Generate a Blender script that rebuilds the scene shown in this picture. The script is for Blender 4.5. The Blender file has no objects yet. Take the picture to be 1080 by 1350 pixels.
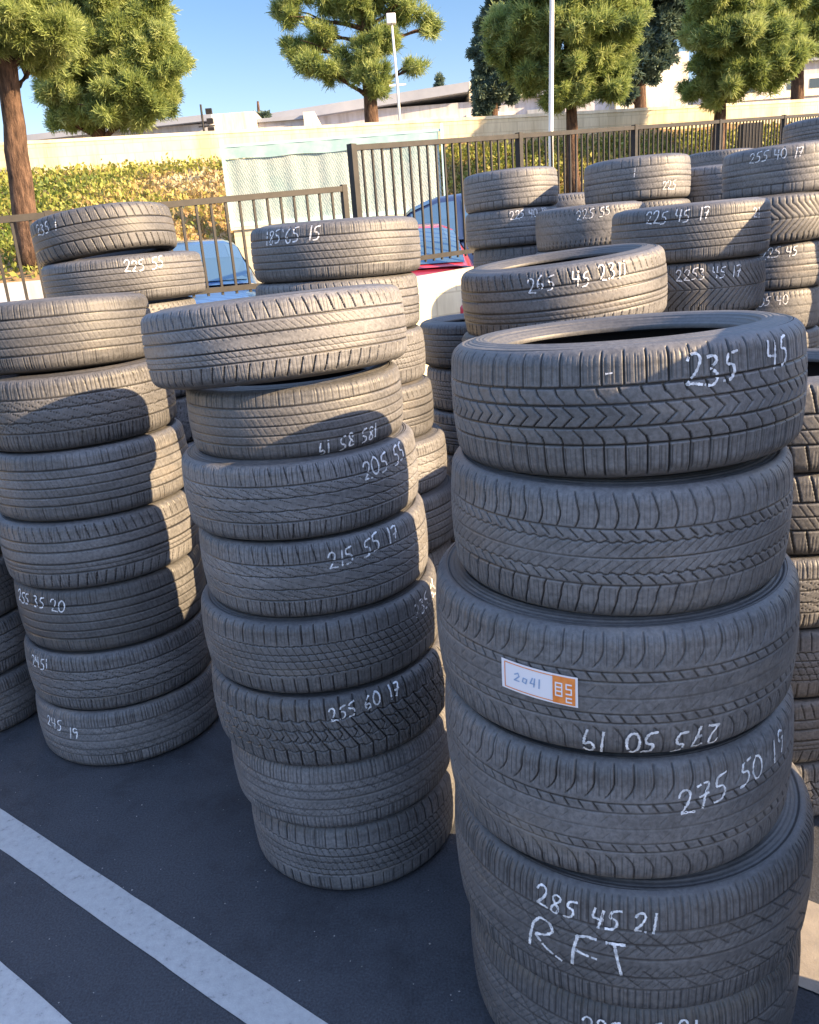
import bpy, bmesh, math, random
import numpy as np
from mathutils import Vector, Matrix
rnd = random.Random(7)
nr = np.random.default_rng(11)
sc = bpy.context.scene
C = sc.collection
R_ = math.radians
TAU = 2*math.pi

# ------------------------------------------------------------------ camera, sky, sun, exposure
cam = bpy.data.cameras.new('camera')
cam.sensor_fit = 'AUTO'; cam.sensor_width = 36.0; cam.lens = 28.85
cam.clip_start = 0.05; cam.clip_end = 5000
camo = bpy.data.objects.new('camera', cam); C.objects.link(camo)
PITCH, ROLL, CH = R_(17.5), R_(4.4), 1.78
fw = Vector((0, math.cos(PITCH), -math.sin(PITCH)))
up0 = Vector((0, math.sin(PITCH), math.cos(PITCH)))
ir = math.cos(ROLL)*Vector((1, 0, 0)) - math.sin(ROLL)*up0
iu = math.cos(ROLL)*up0 + math.sin(ROLL)*Vector((1, 0, 0))
camo.matrix_world = Matrix(((ir.x, iu.x, -fw.x, 0), (ir.y, iu.y, -fw.y, 0), (ir.z, iu.z, -fw.z, CH), (0, 0, 0, 1)))
sc.camera = camo

SUN_AZ, SUN_EL = R_(-21), R_(24)          # azimuth from +X, counter-clockwise
sdir = Vector((math.cos(SUN_AZ)*math.cos(SUN_EL), math.sin(SUN_AZ)*math.cos(SUN_EL), math.sin(SUN_EL)))
w = bpy.data.worlds.new('World'); sc.world = w; w.use_nodes = True
nt = w.node_tree
bg = nt.nodes['Background']
sky = nt.nodes.new('ShaderNodeTexSky'); sky.sky_type = 'NISHITA'; sky.sun_disc = False
sky.sun_elevation = SUN_EL; sky.sun_rotation = math.atan2(sdir.x, sdir.y)
sky.air_density = 1.0; sky.dust_density = 0.6; sky.ozone_density = 2.0
# added sky gain: low band dimmed, unseen overhead boosted to fill the shade
tcw = nt.nodes.new('ShaderNodeTexCoord'); sep = nt.nodes.new('ShaderNodeSeparateXYZ'); nt.links.new(tcw.outputs['Generated'], sep.inputs[0])
mrw = nt.nodes.new('ShaderNodeMapRange'); mrw.interpolation_type = 'SMOOTHSTEP'
mrw.inputs[1].default_value = .25; mrw.inputs[2].default_value = .80; mrw.inputs[3].default_value = 0; mrw.inputs[4].default_value = 1
nt.links.new(sep.outputs[2], mrw.inputs[0])
tint = nt.nodes.new('ShaderNodeMix'); tint.data_type = 'RGBA'; tint.blend_type = 'MULTIPLY'; tint.inputs[0].default_value = 1
gain = nt.nodes.new('ShaderNodeMix'); gain.data_type = 'RGBA'
gain.inputs[6].default_value = (.50, .58, .66, 1); gain.inputs[7].default_value = (3.0, 2.6, 2.5, 1)
nt.links.new(mrw.outputs[0], gain.inputs[0])
mrl = nt.nodes.new('ShaderNodeMapRange'); mrl.interpolation_type = 'SMOOTHSTEP'
mrl.inputs[1].default_value = .02; mrl.inputs[2].default_value = .30; nt.links.new(sep.outputs[2], mrl.inputs[0])
low = nt.nodes.new('ShaderNodeMix'); low.data_type = 'RGBA'; low.inputs[6].default_value = (.84, .72, .67, 1); low.inputs[7].default_value = (.49, .57, .65, 1)
nt.links.new(mrl.outputs[0], low.inputs[0]); nt.links.new(low.outputs[2], gain.inputs[6])
nt.links.new(sky.outputs[0], tint.inputs[6]); nt.links.new(gain.outputs[2], tint.inputs[7]); tint.clamp_result = False
nt.links.new(tint.outputs[2], bg.inputs[0]); bg.inputs[1].default_value = 0.078
sun = bpy.data.lights.new('sun', 'SUN'); sun.energy = 3.8; sun.angle = R_(0.5); sun.color = (1.0, 0.72, 0.41)
suno = bpy.data.objects.new('sun', sun); C.objects.link(suno)
suno.rotation_euler = (-sdir).to_track_quat('-Z', 'Y').to_euler(); suno.location = (30, -10, 20)
sc.view_settings.view_transform = 'Standard'; sc.view_settings.look = 'None'
sc.view_settings.exposure = 2.2; sc.view_settings.gamma = 1.0

# ------------------------------------------------------------------ materials
def mat(name, col=(.5, .5, .5), rough=.7, spec=.5, metal=0.0):
    m = bpy.data.materials.new(name); m.use_nodes = True
    b = m.node_tree.nodes['Principled BSDF']
    b.inputs['Base Color'].default_value = (*col, 1); b.inputs['Roughness'].default_value = rough
    b.inputs['Specular IOR Level'].default_value = spec; b.inputs['Metallic'].default_value = metal
    return m
def nodes(m): return m.node_tree.nodes, m.node_tree.links, m.node_tree.nodes['Principled BSDF']
def noise(m, scale, detail=4, rough=.6, coord='Object', vec=None):
    n, l, b = nodes(m)
    t = n.new('ShaderNodeTexNoise'); t.inputs['Scale'].default_value = scale
    t.inputs['Detail'].default_value = detail; t.inputs['Roughness'].default_value = rough
    if vec is None:
        tc = n.new('ShaderNodeTexCoord'); vec = tc.outputs[coord]
    l.new(vec, t.inputs['Vector']); return t
def ramp(m, src, stops):
    n, l, b = nodes(m)
    r = n.new('ShaderNodeValToRGB'); e = r.color_ramp.elements
    while len(e) < len(stops): e.new(.5)
    for i, (p, c) in enumerate(stops):
        e[i].position = p; e[i].color = (*c, 1) if len(c) == 3 else c
    l.new(src, r.inputs[0]); return r
def mix(m, fac, a, bb, kind='MIX'):
    n, l, b = nodes(m)
    x = n.new('ShaderNodeMix'); x.data_type = 'RGBA'; x.blend_type = kind
    if hasattr(fac, 'node'): l.new(fac, x.inputs[0])
    else: x.inputs[0].default_value = fac
    for s, v in ((6, a), (7, bb)):
        if hasattr(v, 'node'): l.new(v, x.inputs[s])
        else: x.inputs[s].default_value = (*v, 1)
    return x.outputs[2]
def bump(m, src, strength=.3, dist=.01):
    n, l, b = nodes(m)
    x = n.new('ShaderNodeBump'); x.inputs['Strength'].default_value = strength; x.inputs['Distance'].default_value = dist
    l.new(src, x.inputs['Height']); l.new(x.outputs[0], b.inputs['Normal'])
def stained(m):
    n, l, b = nodes(m)
    src = b.inputs['Base Color'].links[0].from_socket
    tc = n.new('ShaderNodeTexCoord'); mp = n.new('ShaderNodeMapping'); mp.inputs['Scale'].default_value = (1.3, 1.3, .18); l.new(tc.outputs['Object'], mp.inputs[0])
    t = noise(m, 1.6, 6, .7, vec=mp.outputs[0]); r = ramp(m, t.outputs[0], [(.36, (.74, .71, .66)), (.55, (1, 1, 1))])
    l.new(mix(m, 1, src, r.outputs[0], 'MULTIPLY'), b.inputs['Base Color']); return m
def noisy(name, c0, c1, scale, rough=.8, bs=.2, bd=.01, bscale=None, spec=.4):
    m = mat(name, c0, rough, spec)
    t = noise(m, scale); r = ramp(m, t.outputs[0], [(.35, c0), (.65, c1)])
    m.node_tree.links.new(r.outputs[0], m.node_tree.nodes['Principled BSDF'].inputs['Base Color'])
    if bs:
        t2 = noise(m, bscale or scale*4); bump(m, t2.outputs[0], bs, bd)
    return m

def rubber(name, dark, dust, amount):
    """used tyre rubber: dust on the worn lands, unworn grooves blacker, with shade painted into that colour (attribute 'wear_shade')"""
    m = mat(name, dark, .55, .5)
    n, l, b = nodes(m)
    oi = n.new('ShaderNodeObjectInfo')
    tc = n.new('ShaderNodeTexCoord')
    addv = n.new('ShaderNodeVectorMath'); addv.operation = 'ADD'
    sclv = n.new('ShaderNodeVectorMath'); sclv.operation = 'SCALE'
    cmb = n.new('ShaderNodeCombineXYZ')
    for k in range(3): l.new(oi.outputs['Random'], cmb.inputs[k])
    l.new(cmb.outputs[0], sclv.inputs[0]); sclv.inputs['Scale'].default_value = 17.0
    l.new(tc.outputs['Object'], addv.inputs[0]); l.new(sclv.outputs[0], addv.inputs[1])
    stm = n.new('ShaderNodeMapping'); stm.inputs['Scale'].default_value = (1, 1, 3.5); l.new(addv.outputs[0], stm.inputs[0])
    n1 = noise(m, 4, 7, .70, vec=stm.outputs[0])
    n2 = noise(m, 110, 4, .65, vec=addv.outputs[0])
    r1 = ramp(m, n1.outputs[0], [(.28, (amount*.48,)*3), (.66, (amount,)*3)])
    r2 = ramp(m, n2.outputs[0], [(.36, (.58,)*3), (.64, (1,)*3)])
    f = mix(m, 1.0, r1.outputs[0], r2.outputs[0], 'MULTIPLY')
    at = n.new('ShaderNodeAttribute'); at.attribute_name = 'wear_shade'
    f2 = mix(m, 1.0, f, at.outputs['Color'], 'MULTIPLY')
    base0 = mix(m, f2, dark, dust)
    n3 = noise(m, 2.4, 6, .72, vec=stm.outputs[0])          # brown dirt patches
    r3 = ramp(m, n3.outputs[0], [(.56, (0, 0, 0)), (.70, (.55,)*3)])
    f3 = mix(m, 1.0, r3.outputs[0], r2.outputs[0], 'MULTIPLY')
    base = mix(m, f3, base0, (.20, .175, .15))
    # each tyre its own brightness
    hsv = n.new('ShaderNodeHueSaturation')
    mr = n.new('ShaderNodeMapRange'); mr.inputs[3].default_value = .70; mr.inputs[4].default_value = 1.25
    l.new(oi.outputs['Random'], mr.inputs[0]); l.new(mr.outputs[0], hsv.inputs['Value'])
    l.new(base, hsv.inputs['Color']); l.new(hsv.outputs[0], b.inputs['Base Color'])
    rr = n.new('ShaderNodeMapRange'); rr.inputs[3].default_value = .38; rr.inputs[4].default_value = .72
    l.new(f2, rr.inputs[0]); l.new(rr.outputs[0], b.inputs['Roughness'])
    if 'side' in name:                                         # fine moulded rings round the sidewall
        sp = n.new('ShaderNodeSeparateXYZ'); l.new(tc.outputs['Object'], sp.inputs[0])
        cx = n.new('ShaderNodeCombineXYZ'); l.new(sp.outputs[0], cx.inputs[0]); l.new(sp.outputs[1], cx.inputs[1])
        ln = n.new('ShaderNodeVectorMath'); ln.operation = 'LENGTH'; l.new(cx.outputs[0], ln.inputs[0])
        ml = n.new('ShaderNodeMath'); ml.operation = 'MULTIPLY'; l.new(ln.outputs['Value'], ml.inputs[0]); ml.inputs[1].default_value = 900
        sn = n.new('ShaderNodeMath'); sn.operation = 'SINE'; l.new(ml.outputs[0], sn.inputs[0])
        ad = n.new('ShaderNodeMath'); ad.operation = 'ADD'; l.new(sn.outputs[0], ad.inputs[0]); l.new(n2.outputs[0], ad.inputs[1])
        bump(m, ad.outputs[0], .35, .0012)
    else: bump(m, n2.outputs[0], .4, .002)
    return m
M = {}
M['tread'] = rubber('tread rubber', (.012, .012, .014), (.215, .214, .222), .92)
M['sidewall'] = rubber('sidewall rubber', (.020, .021, .023), (.17, .165, .165), .62)
M['liner'] = mat('inner liner rubber', (.035, .035, .04), .5, .5)
M['chalk'] = noisy('white chalk', (.42, .43, .45), (.90, .90, .92), 70, .95, 0)
M['sticker'] = mat('sticker paper', (.80, .78, .82), .6)
M['orange'] = noisy('sticker orange ink', (.75, .20, .03), (.85, .30, .08), 60, .6, 0)
M['blue_ink'] = mat('blue ballpoint ink', (.30, .42, .62), .6)
M['black_steel'] = noisy('black painted steel', (.012, .011, .011), (.024, .021, .020), 12, .55, .05)
M['turq'] = noisy('turquoise painted tube', (.40, .62, .62), (.52, .72, .70), 8, .6, .05)
M['cream'] = noisy('cream stucco', (.74, .66, .50), (.82, .75, .60), 1.2, .95, .3, .01, 60)
M['white_wall'] = noisy('white painted concrete', (.66, .64, .60), (.78, .76, .72), 1.5, .9, .2, .01, 40)
M['pole'] = noisy('pale painted pole', (.72, .70, .66), (.8, .78, .74), 3, .5, 0)
M['chrome'] = mat('bright metal', (.7, .7, .72), .25, .5, .9)

def brick_block(name, c1, c2, mort, sc_=1.0):
    m = mat(name, c1, .95, .3)
    n, l, b = nodes(m)
    tc = n.new('ShaderNodeTexCoord'); mp = n.new('ShaderNodeMapping')
    mp.inputs['Rotation'].default_value = (R_(90), 0, 0)
    l.new(tc.outputs['Object'], mp.inputs[0])
    br = n.new('ShaderNodeTexBrick'); l.new(mp.outputs[0], br.inputs['Vector'])
    br.inputs['Color1'].default_value = (*c1, 1); br.inputs['Color2'].default_value = (*c2, 1); br.inputs['Mortar'].default_value = (*mort, 1)
    br.inputs['Scale'].default_value = sc_; br.inputs['Brick Width'].default_value = .40; br.inputs['Row Height'].default_value = .20
    br.inputs['Mortar Size'].default_value = .008
    t = noise(m, 3); r = ramp(m, t.outputs[0], [(.3, (.85, .85, .85)), (.7, (1, 1, 1))])
    o = mix(m, 1.0, br.outputs[0], r.outputs[0], 'MULTIPLY')
    l.new(o, b.inputs['Base Color'])
    t2 = noise(m, 90); bump(m, t2.outputs[0], .3, .004)
    return m
M['block'] = brick_block('cream concrete blocks', (.74, .66, .47), (.78, .70, .52), (.62, .54, .38))

# ------------------------------------------------------------------ object helpers
def link(name, me, m, parent=None):
    o = bpy.data.objects.new(name, me); C.objects.link(o)
    if m is not None and len(me.materials) == 0: me.materials.append(m)
    if parent is not None: o.parent = parent
    return o
def tag(o, label=None, cat=None, group=None, kind=None):
    if label: o['label'] = label
    if cat: o['category'] = cat
    if group: o['group'] = group
    if kind: o['kind'] = kind
    return o
def thing(name, label, cat, loc=(0, 0, 0), rot=(0, 0, 0), scale=(1, 1, 1), group=None):
    o = bpy.data.objects.new(name, None); C.objects.link(o)
    o.location = loc; o.rotation_euler = rot; o.scale = scale; o.empty_display_size = .1
    return tag(o, label, cat, group)
def np_mesh(name, V, F, smooth=True, attr=None):
    """V (n,3), F (m,k) arrays, fast"""
    me = bpy.data.meshes.new(name)
    V = np.asarray(V, np.float32); F = np.asarray(F, np.int32); k = F.shape[1]
    me.vertices.add(len(V)); me.vertices.foreach_set('co', V.ravel())
    me.loops.add(F.size); me.loops.foreach_set('vertex_index', F.ravel())
    me.polygons.add(len(F)); me.polygons.foreach_set('loop_start', np.arange(0, F.size, k, dtype=np.int32))
    try: me.polygons.foreach_set('loop_total', np.full(len(F), k, np.int32))
    except Exception: pass
    me.update(calc_edges=True)
    if smooth: me.polygons.foreach_set('use_smooth', np.ones(len(F), bool))
    for an, av in (attr or {}).items():
        av = np.asarray(av, np.float32)
        a = me.attributes.new(an, 'FLOAT_COLOR', 'POINT')
        rgba = np.ones((len(V), 4), np.float32)
        rgba[:, :3] = av[:, None] if av.ndim == 1 else av
        a.data.foreach_set('color', rgba.ravel())
    me.validate(); return me
class MB:
    def __init__(s): s.bm = bmesh.new()
    def box(s, x0, x1, y0, y1, z0, z1, mtx=None):
        r = bmesh.ops.create_cube(s.bm, size=1)
        for v in r['verts']:
            v.co = Vector((x0 if v.co.x < 0 else x1, y0 if v.co.y < 0 else y1, z0 if v.co.z < 0 else z1))
            if mtx is not None: v.co = mtx @ v.co
        return s
    def bar(s, a, b, w, h=None, roll=None):
        """square bar from a to b, w wide, h high"""
        a = Vector(a); b = Vector(b); d = (b-a).normalized(); h = h or w
        u = Vector((0, 0, 1)) if abs(d.z) < .9 else Vector((d.x*0+0, 1, 0)) if roll is None else Vector(roll)
        if abs(d.z) >= .9 and roll is not None: u = Vector(roll)
        x = d.cross(u).normalized(); y = x.cross(d).normalized()
        vs = [s.bm.verts.new(p + x*sx*w/2 + y*sy*h/2) for p in (a, b) for sx, sy in ((-1, -1), (1, -1), (1, 1), (-1, 1))]
        for f in ((3, 2, 1, 0), (4, 5, 6, 7), (0, 1, 5, 4), (1, 2, 6, 5), (2, 3, 7, 6), (3, 0, 4, 7)):
            s.bm.faces.new([vs[i] for i in f])
        return s
    def tube(s, pts, rads, n=10, cap=True):
        pts = [Vector(p) for p in pts]; rings = []
        for i, p in enumerate(pts):
            d = (pts[min(i+1, len(pts)-1)] - pts[max(i-1, 0)]).normalized()
            x = d.cross(Vector((0, .31, .95)) if abs(d.z) < .8 else Vector((1, .1, 0))).normalized(); y = d.cross(x)
            rings.append([s.bm.verts.new(p + (x*math.cos(TAU*k/n) + y*math.sin(TAU*k/n))*rads[i]) for k in range(n)])
        for a, b in zip(rings, rings[1:]):
            for k in range(n): s.bm.faces.new((a[k], a[(k+1) % n], b[(k+1) % n], b[k]))
        if cap:
            s.bm.faces.new(list(reversed(rings[0]))); s.bm.faces.new(rings[-1])
        return s
    def poly(s, pts):
        s.bm.faces.new([s.bm.verts.new(p) for p in pts]); return s
    def grid(s, fn, nu, nv):
        vs = [[s.bm.verts.new(fn(i/nu, j/nv)) for j in range(nv+1)] for i in range(nu+1)]
        for i in range(nu):
            for j in range(nv): s.bm.faces.new((vs[i][j], vs[i+1][j], vs[i+1][j+1], vs[i][j+1]))
        return s
    def build(s, name, m, parent=None, smooth=False, bevel=0):
        if bevel: bmesh.ops.bevel(s.bm, geom=list(s.bm.edges), offset=bevel, segments=2, affect='EDGES', profile=.5)
        bmesh.ops.recalc_face_normals(s.bm, faces=s.bm.faces)
        me = bpy.data.meshes.new(name); s.bm.to_mesh(me); s.bm.free()
        if smooth: me.polygons.foreach_set('use_smooth', [True]*len(me.polygons))
        return link(name, me, m, parent)

# ------------------------------------------------------------------ tyres
# unit tyre: radius .33, width .22, axis +Z, base plane z = 0
UR, UW = .33, .22
ZF, RS, CRN = .0775, .031, .0045
LH = ZF + RS*1.22
def prof(s):
    """tread profile at signed arclength s -> (r, z, nr, nz)"""
    a = np.abs(s); sg = np.sign(s)
    fl = a <= ZF
    th = np.where(fl, 0, (a-ZF)/RS)
    z = np.where(fl, a, ZF + RS*np.sin(th))
    r = np.where(fl, UR - CRN*(a/ZF)**2, UR - CRN - RS*(1-np.cos(th)))
    return r, z*sg, np.cos(th), np.sin(th)*sg
CIRC = TAU*UR
def groove(d, w, e=.0009): return np.clip((w/2 - np.abs(d))/e + .5, 0, 1)
def cg(s, c, w): return groove(s-c, w)
def lat(u, n, shift, w):
    p = CIRC/n
    return groove(np.mod(u+shift, p) - p/2, w)
def band(s, a, b, e=.002): return np.clip((s-a)/e + .5, 0, 1)*np.clip((b-s)/e + .5, 0, 1)
def mx(*a):
    r = a[0]
    for b in a[1:]: r = np.maximum(r, b)
    return r
def p_summer(u, s):
    a = np.abs(s)
    sh = band(a, .049, .105)*lat(u, 60, 0*s, 0.0033)
    fs = band(a, .053, .093)*lat(u, 120, 0*s+.004, .0014)*.45
    it = band(a, .033, .046)*lat(u, 60, .35*(a-.03)*np.sign(s)+.004, 0.0035)
    it2 = band(a, .021, .034)*lat(u, 60, .9*(a-.034)*np.sign(s)+.004, 0.0023)
    ce = band(a, -.01, .0165)*lat(u, 76, 1.05*a, 0.0031)
    return .0055*mx(cg(a, .0475, 0.0033), cg(a, .0185, 0.0027), sh, fs, it, it2*.8, ce)
def p_touring(u, s):
    a = np.abs(s)
    sh = band(a, .046, .104)*lat(u, 64, 14*np.clip(.068-a, 0, 1)**2*np.sign(s+1e-9)+.3*np.clip(a-.07, 0, 1), 0.0031)
    r1 = band(a, .030, .044)*lat(u, 84, 1.1*s, 0.0030)
    r2 = band(a, .004, .024)*lat(u, 100, -1.3*s, 0.0017)*.6
    z = cg(a + .0018*np.sin(u/CIRC*TAU*100), .026, 0.0023)
    return .0050*mx(sh*.75, r1*.9, r2*.85, z*.8, cg(a, .0455, 0.0023)*.7, cg(s, 0, 0.0017)*.6)
def p_worn(u, s):
    a = np.abs(s)
    sh = band(a, .050, .106)*lat(u, 66, 20*np.clip(.078-a, 0, 1)**2, 0.0028)
    fs = band(a, .072, .100)*lat(u, 132, 0*s+.003, .0014)*.4
    r1 = band(a, .029, .041)*lat(u, 88, .75*s, 0.0033)
    r2 = band(a, .008, .020)*lat(u, 66, -1.0*s, 0.0017)
    return .0042*mx(sh*.8, fs, r1*.9, r2*.45, cg(a, .0425, 0.0023)*.8, cg(a, .0270, 0.0019)*.7, cg(s, 0, 0.0016)*.35)
def p_sipes(u, s):
    a = np.abs(s)
    sh = band(a, .054, .104)*lat(u, 170, 0*s, .0018)*.75
    sl = band(a, .058, .106)*lat(u, 42, 0*s, 0.0030)
    r1 = band(a, .016, .050)*lat(u, 46, 1.3*s, 0.0023)*.7
    r2 = band(a, .010, .050)*lat(u, 150, -1.0*s, .0014)*.45
    return .0045*mx(sh, sl*.5, r1, r2, cg(a, .0530, 0.0039)*.55, cg(a, .0300, 0.0035)*.5, cg(s, .004, 0.0035)*.5)
def p_ribs(u, s):
    a = np.abs(s)
    sh = band(a, .055, .100)*lat(u, 70, .25*np.clip(a-.05, 0, 1), 0.0031)
    r1 = band(a, .010, .046)*lat(u, 130, .9*s, .0014)*.35
    return .0060*mx(sh, r1, cg(a, .0500, 0.0035), cg(a, .0190, 0.0035), cg(s, -.034, .0016)*.6)
def p_blocks(u, s):
    a = np.abs(s)
    z = .003*np.sin(u/CIRC*TAU*56)
    return .0065*mx(cg(a+z, .046, 0.0039), cg(a-z, .0170, 0.0035), band(a, -.01, .048)*lat(u, 56, .55*a*np.sign(s), 0.0039),
                    band(a, .046, .108)*lat(u, 56, .012+0*s, 0.0043), band(a, -.01, .100)*lat(u, 168, .3*s, .0012)*.4, band(a, -.01, .018)*lat(u, 56, .012+.6*a, 0.0027))
def p_waves(u, s):
    a = np.abs(s)
    r1 = band(a, .003, .048)*lat(u, 34, 2.4*s+16*s*a, 0.0033)
    r2 = band(a, .014, .048)*lat(u, 68, 1.2*s, 0.0016)*.55
    sh = band(a, .053, .104)*lat(u, 150, 0*s, .0016)*.55
    sl = band(a, .056, .104)*lat(u, 50, .2*a, 0.0027)*.8
    return .0055*mx(r1*.85, r2, sh, sl, cg(a, .0500, 0.0035), cg(a+.001*np.sin(u/CIRC*TAU*34), .0180, 0.0027))
def p_five(u, s):
    a = np.abs(s)
    sh = band(a, .060, .102)*lat(u, 96, 0*s, .0018)*.6
    r1 = band(a, -.01, .056)*lat(u, 110, .5*s, .0013)*.4
    return .0058*mx(sh, r1, cg(a, .0560, 0.0033), cg(a, .0280, 0.0033), cg(s, 0, 0.0033))
def p_herring(u, s):
    a = np.abs(s)
    return .0060*mx(band(a, .004, .104)*lat(u, 66, 1.0*np.minimum(a, .07), 0.0051), cg(s, 0, 0.0023)*.8)
def p_slots(u, s):
    a = np.abs(s)
    return .0065*mx(band(a, .040, .104)*lat(u, 52, .25*s, 0.0055), cg(a, .0360, 0.0039), cg(s, 0, 0.0039), band(a, -.01, .036)*lat(u, 104, .8*s, .0016)*.4)
def p_zig(u, s):
    a = np.abs(s)
    z = .0022*np.abs(np.mod(u/CIRC*96, 1)*2-1)
    return .0055*mx(cg(s-z, -.042, 0.0027), cg(s+z, -.021, 0.0023), cg(s-z, 0, 0.0023), cg(s+z, .021, 0.0023), cg(s-z, .044, 0.0027),
                    band(a, -.01, .046)*lat(u, 96, .5*s, 0.0016)*.7, band(a, .050, .104)*lat(u, 64, 0*s, 0.0028))
PAT = dict(summer=p_summer, touring=p_touring, worn=p_worn, sipes=p_sipes, ribs=p_ribs, blocks=p_blocks,
           waves=p_waves, five=p_five, herring=p_herring, slots=p_slots, zig=p_zig)
_cache = {}
def tread_mesh(pat, hi):
    k = (pat, hi)
    if k in _cache: return _cache[k]
    N, Mv = {2: (1500, 120), 1: (900, 80), 0: (420, 44)}[hi]
    s = np.linspace(-LH, LH, Mv+1); u = np.arange(N)/N*CIRC
    U, S = np.meshgrid(u, s, indexing='ij')
    g = PAT[pat](U, S)
    g = np.maximum(g*.86, .0016*band(np.abs(S), .052, .098)*lat(U, 230, 0*S, .0012)) if hi else g
    # uneven wear: shallower here and there, a little run-out
    wv = .80 + .20*np.sin(U/CIRC*TAU*3+1.3)*np.cos(S*40) - .08*np.cos(U/CIRC*TAU*7)
    g = g*np.clip(wv, .5, 1.1)
    r, z, n1, n2 = prof(S)
    runout = .0012*np.sin(U/CIRC*TAU*2+.7) + .0007*np.sin(U/CIRC*TAU*5)
    rr = r + runout - g*n1; zz = z - g*n2
    ang = U/UR
    V = np.stack([rr*np.cos(ang), rr*np.sin(ang), zz + UW/2], -1).reshape(-1, 3)
    idx = np.arange(N*(Mv+1)).reshape(N, Mv+1)
    a = idx; b = np.roll(idx, -1, 0)
    F = np.stack([a[:, :-1], b[:, :-1], b[:, 1:], a[:, 1:]], -1).reshape(-1, 4)
    wear_shade = np.clip(1 - g/.0026, .0, 1)  # unworn rubber, plus groove shade painted into the colour
    sh = np.clip((np.abs(S)-.07)/.04, 0, 1)
    wear_shade = wear_shade*(1-.35*sh)
    me = np_mesh('tread_'+pat, V, F, True, {'wear_shade': wear_shade.reshape(-1)})
    me.materials.append(M['tread'])
    _cache[k] = me; return me
def lathe(pts, n, name, m, wear_shadef=None):
    P = np.array(pts); k = len(P)
    a = np.arange(n)/n*TAU
    V = np.stack([P[None, :, 0]*np.cos(a)[:, None], P[None, :, 0]*np.sin(a)[:, None], np.repeat(P[None, :, 1], n, 0)], -1).reshape(-1, 3)
    idx = np.arange(n*k).reshape(n, k); b = np.roll(idx, -1, 0)
    F = np.stack([idx[:, :-1], b[:, :-1], b[:, 1:], idx[:, 1:]], -1).reshape(-1, 4)
    att = {'wear_shade': np.full(len(V), .9) if wear_shadef is None else np.tile(np.array(wear_shadef), n)}
    me = np_mesh(name, V, F, True, att); me.materials.append(m); return me
rE, zE, _, _ = prof(np.array([LH]))
rE = float(rE[0]); zE = float(zE[0])
def side_pts(sg, rim):
    """sidewall from tread edge to bead with its bulge, rim protector and concentric rings"""
    q = [(rE, zE), (rE-.004, zE+.0008), (rE-.006, zE-.0006), (rE-.009, zE-.0004)]
    for t in np.linspace(.12, 1, 22):
        r = rE - .009 - (rE-.009-rim)*t
        zz = zE + .0055*math.sin(math.pi*min(1, t*1.25)) - .013*max(0, t-.72)/.28
        if .30 < t < .36 or .60 < t < .65: zz += .0014
        if .82 < t < .90: zz += .002
        q.append((r, zz))
    q.append((rim-.003, zE-.016)); q.append((rim-.002, zE-.024))
    return [(r, UW/2+sg*z) for r, z in q]
SIDE = {}
def side_mesh(sg, low, rim):
    k = (sg, low, rim)
    if k not in SIDE:
        p = side_pts(sg, rim)
        SIDE[k] = lathe(p if sg > 0 else p[::-1], 96 if low else 220, 'sidewall', M['sidewall'])
    return SIDE[k]
def liner_mesh(rim):
    k = ('liner', rim)
    if k not in SIDE:
        h = UW/2
        q = [(rim-.002, zE-.024), (rim+.008, zE-.030), (rim+.03, zE-.012), (rE-.028, zE-.014), (rE-.006, zE-.035), (UR-.018, .03), (UR-.016, 0)]
        p = [(r, h+z) for r, z in q] + [(r, h-z) for r, z in reversed(q[:-1])]
        SIDE[k] = lathe(p, 120, 'inner_liner', M['liner'])
    return SIDE[k]

# chalk strokes: x 0..w, y 0..1
GL = {
 '0': [[(.3, 1), (.08, .8), (.03, .4), (.15, .05), (.38, .02), (.55, .3), (.55, .7), (.4, .97), (.25, 1)]],
 '1': [[(.28, 1), (.25, .5), (.2, 0)]],
 '2': [[(.05, .72), (.12, .95), (.36, 1), (.5, .8), (.38, .45), (.05, .03), (.2, .1), (.6, .02)]],
 '3': [[(.08, .95), (.35, 1), (.48, .82), (.2, .56), (.45, .45), (.5, .2), (.3, 0), (.02, .08)]],
 '4': [[(.12, 1), (.06, .5), (.55, .45)], [(.48, .95), (.4, 0)]],
 '5': [[(.58, 1), (.18, .93), (.12, .58), (.4, .58), (.5, .32), (.35, .05), (.02, .03)]],
 '6': [[(.45, 1), (.15, .7), (.05, .3), (.22, 0), (.48, .12), (.45, .4), (.1, .42)]],
 '7': [[(.05, .9), (.3, .98), (.55, .95), (.35, .5), (.22, 0)], [(.12, .48), (.5, .55)]],
 '8': [[(.5, .9), (.25, 1), (.1, .8), (.45, .3), (.35, .02), (.1, .08), (.12, .35), (.48, .72), (.5, .9)]],
 '9': [[(.5, .85), (.25, 1), (.08, .75), (.25, .5), (.5, .7), (.46, .35), (.35, 0)]],
 'R': [[(.12, 0), (.1, .35), (.12, .75)], [(.12, .75), (.25, 1), (.5, .95), (.62, .75), (.45, .55), (.2, .45), (.5, .2), (.95, .02)]],
 'F': [[(.2, .95), (.18, .5), (.25, 0)], [(.15, .88), (.4, 1), (.62, .98)], [(.2, .5), (.4, .45), (.75, .42)]],
 'T': [[(0, .9), (.45, .95)], [(.2, .92), (.35, .5), (.55, .0)]],
 '-': [[(.05, .5), (.4, .55)]], ' ': [], "'": [[(.1, .9), (.2, .7)]],
}
GW = {'1': .42, 'R': .98, 'F': .85, 'T': .6, '-': .5, ' ': .5, "'": .3}
def split_words(items):
    out = []
    for text, a0, s0, h, rot, wid in items: out.append((text, a0, s0, h, rot, wid))
    return out
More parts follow.
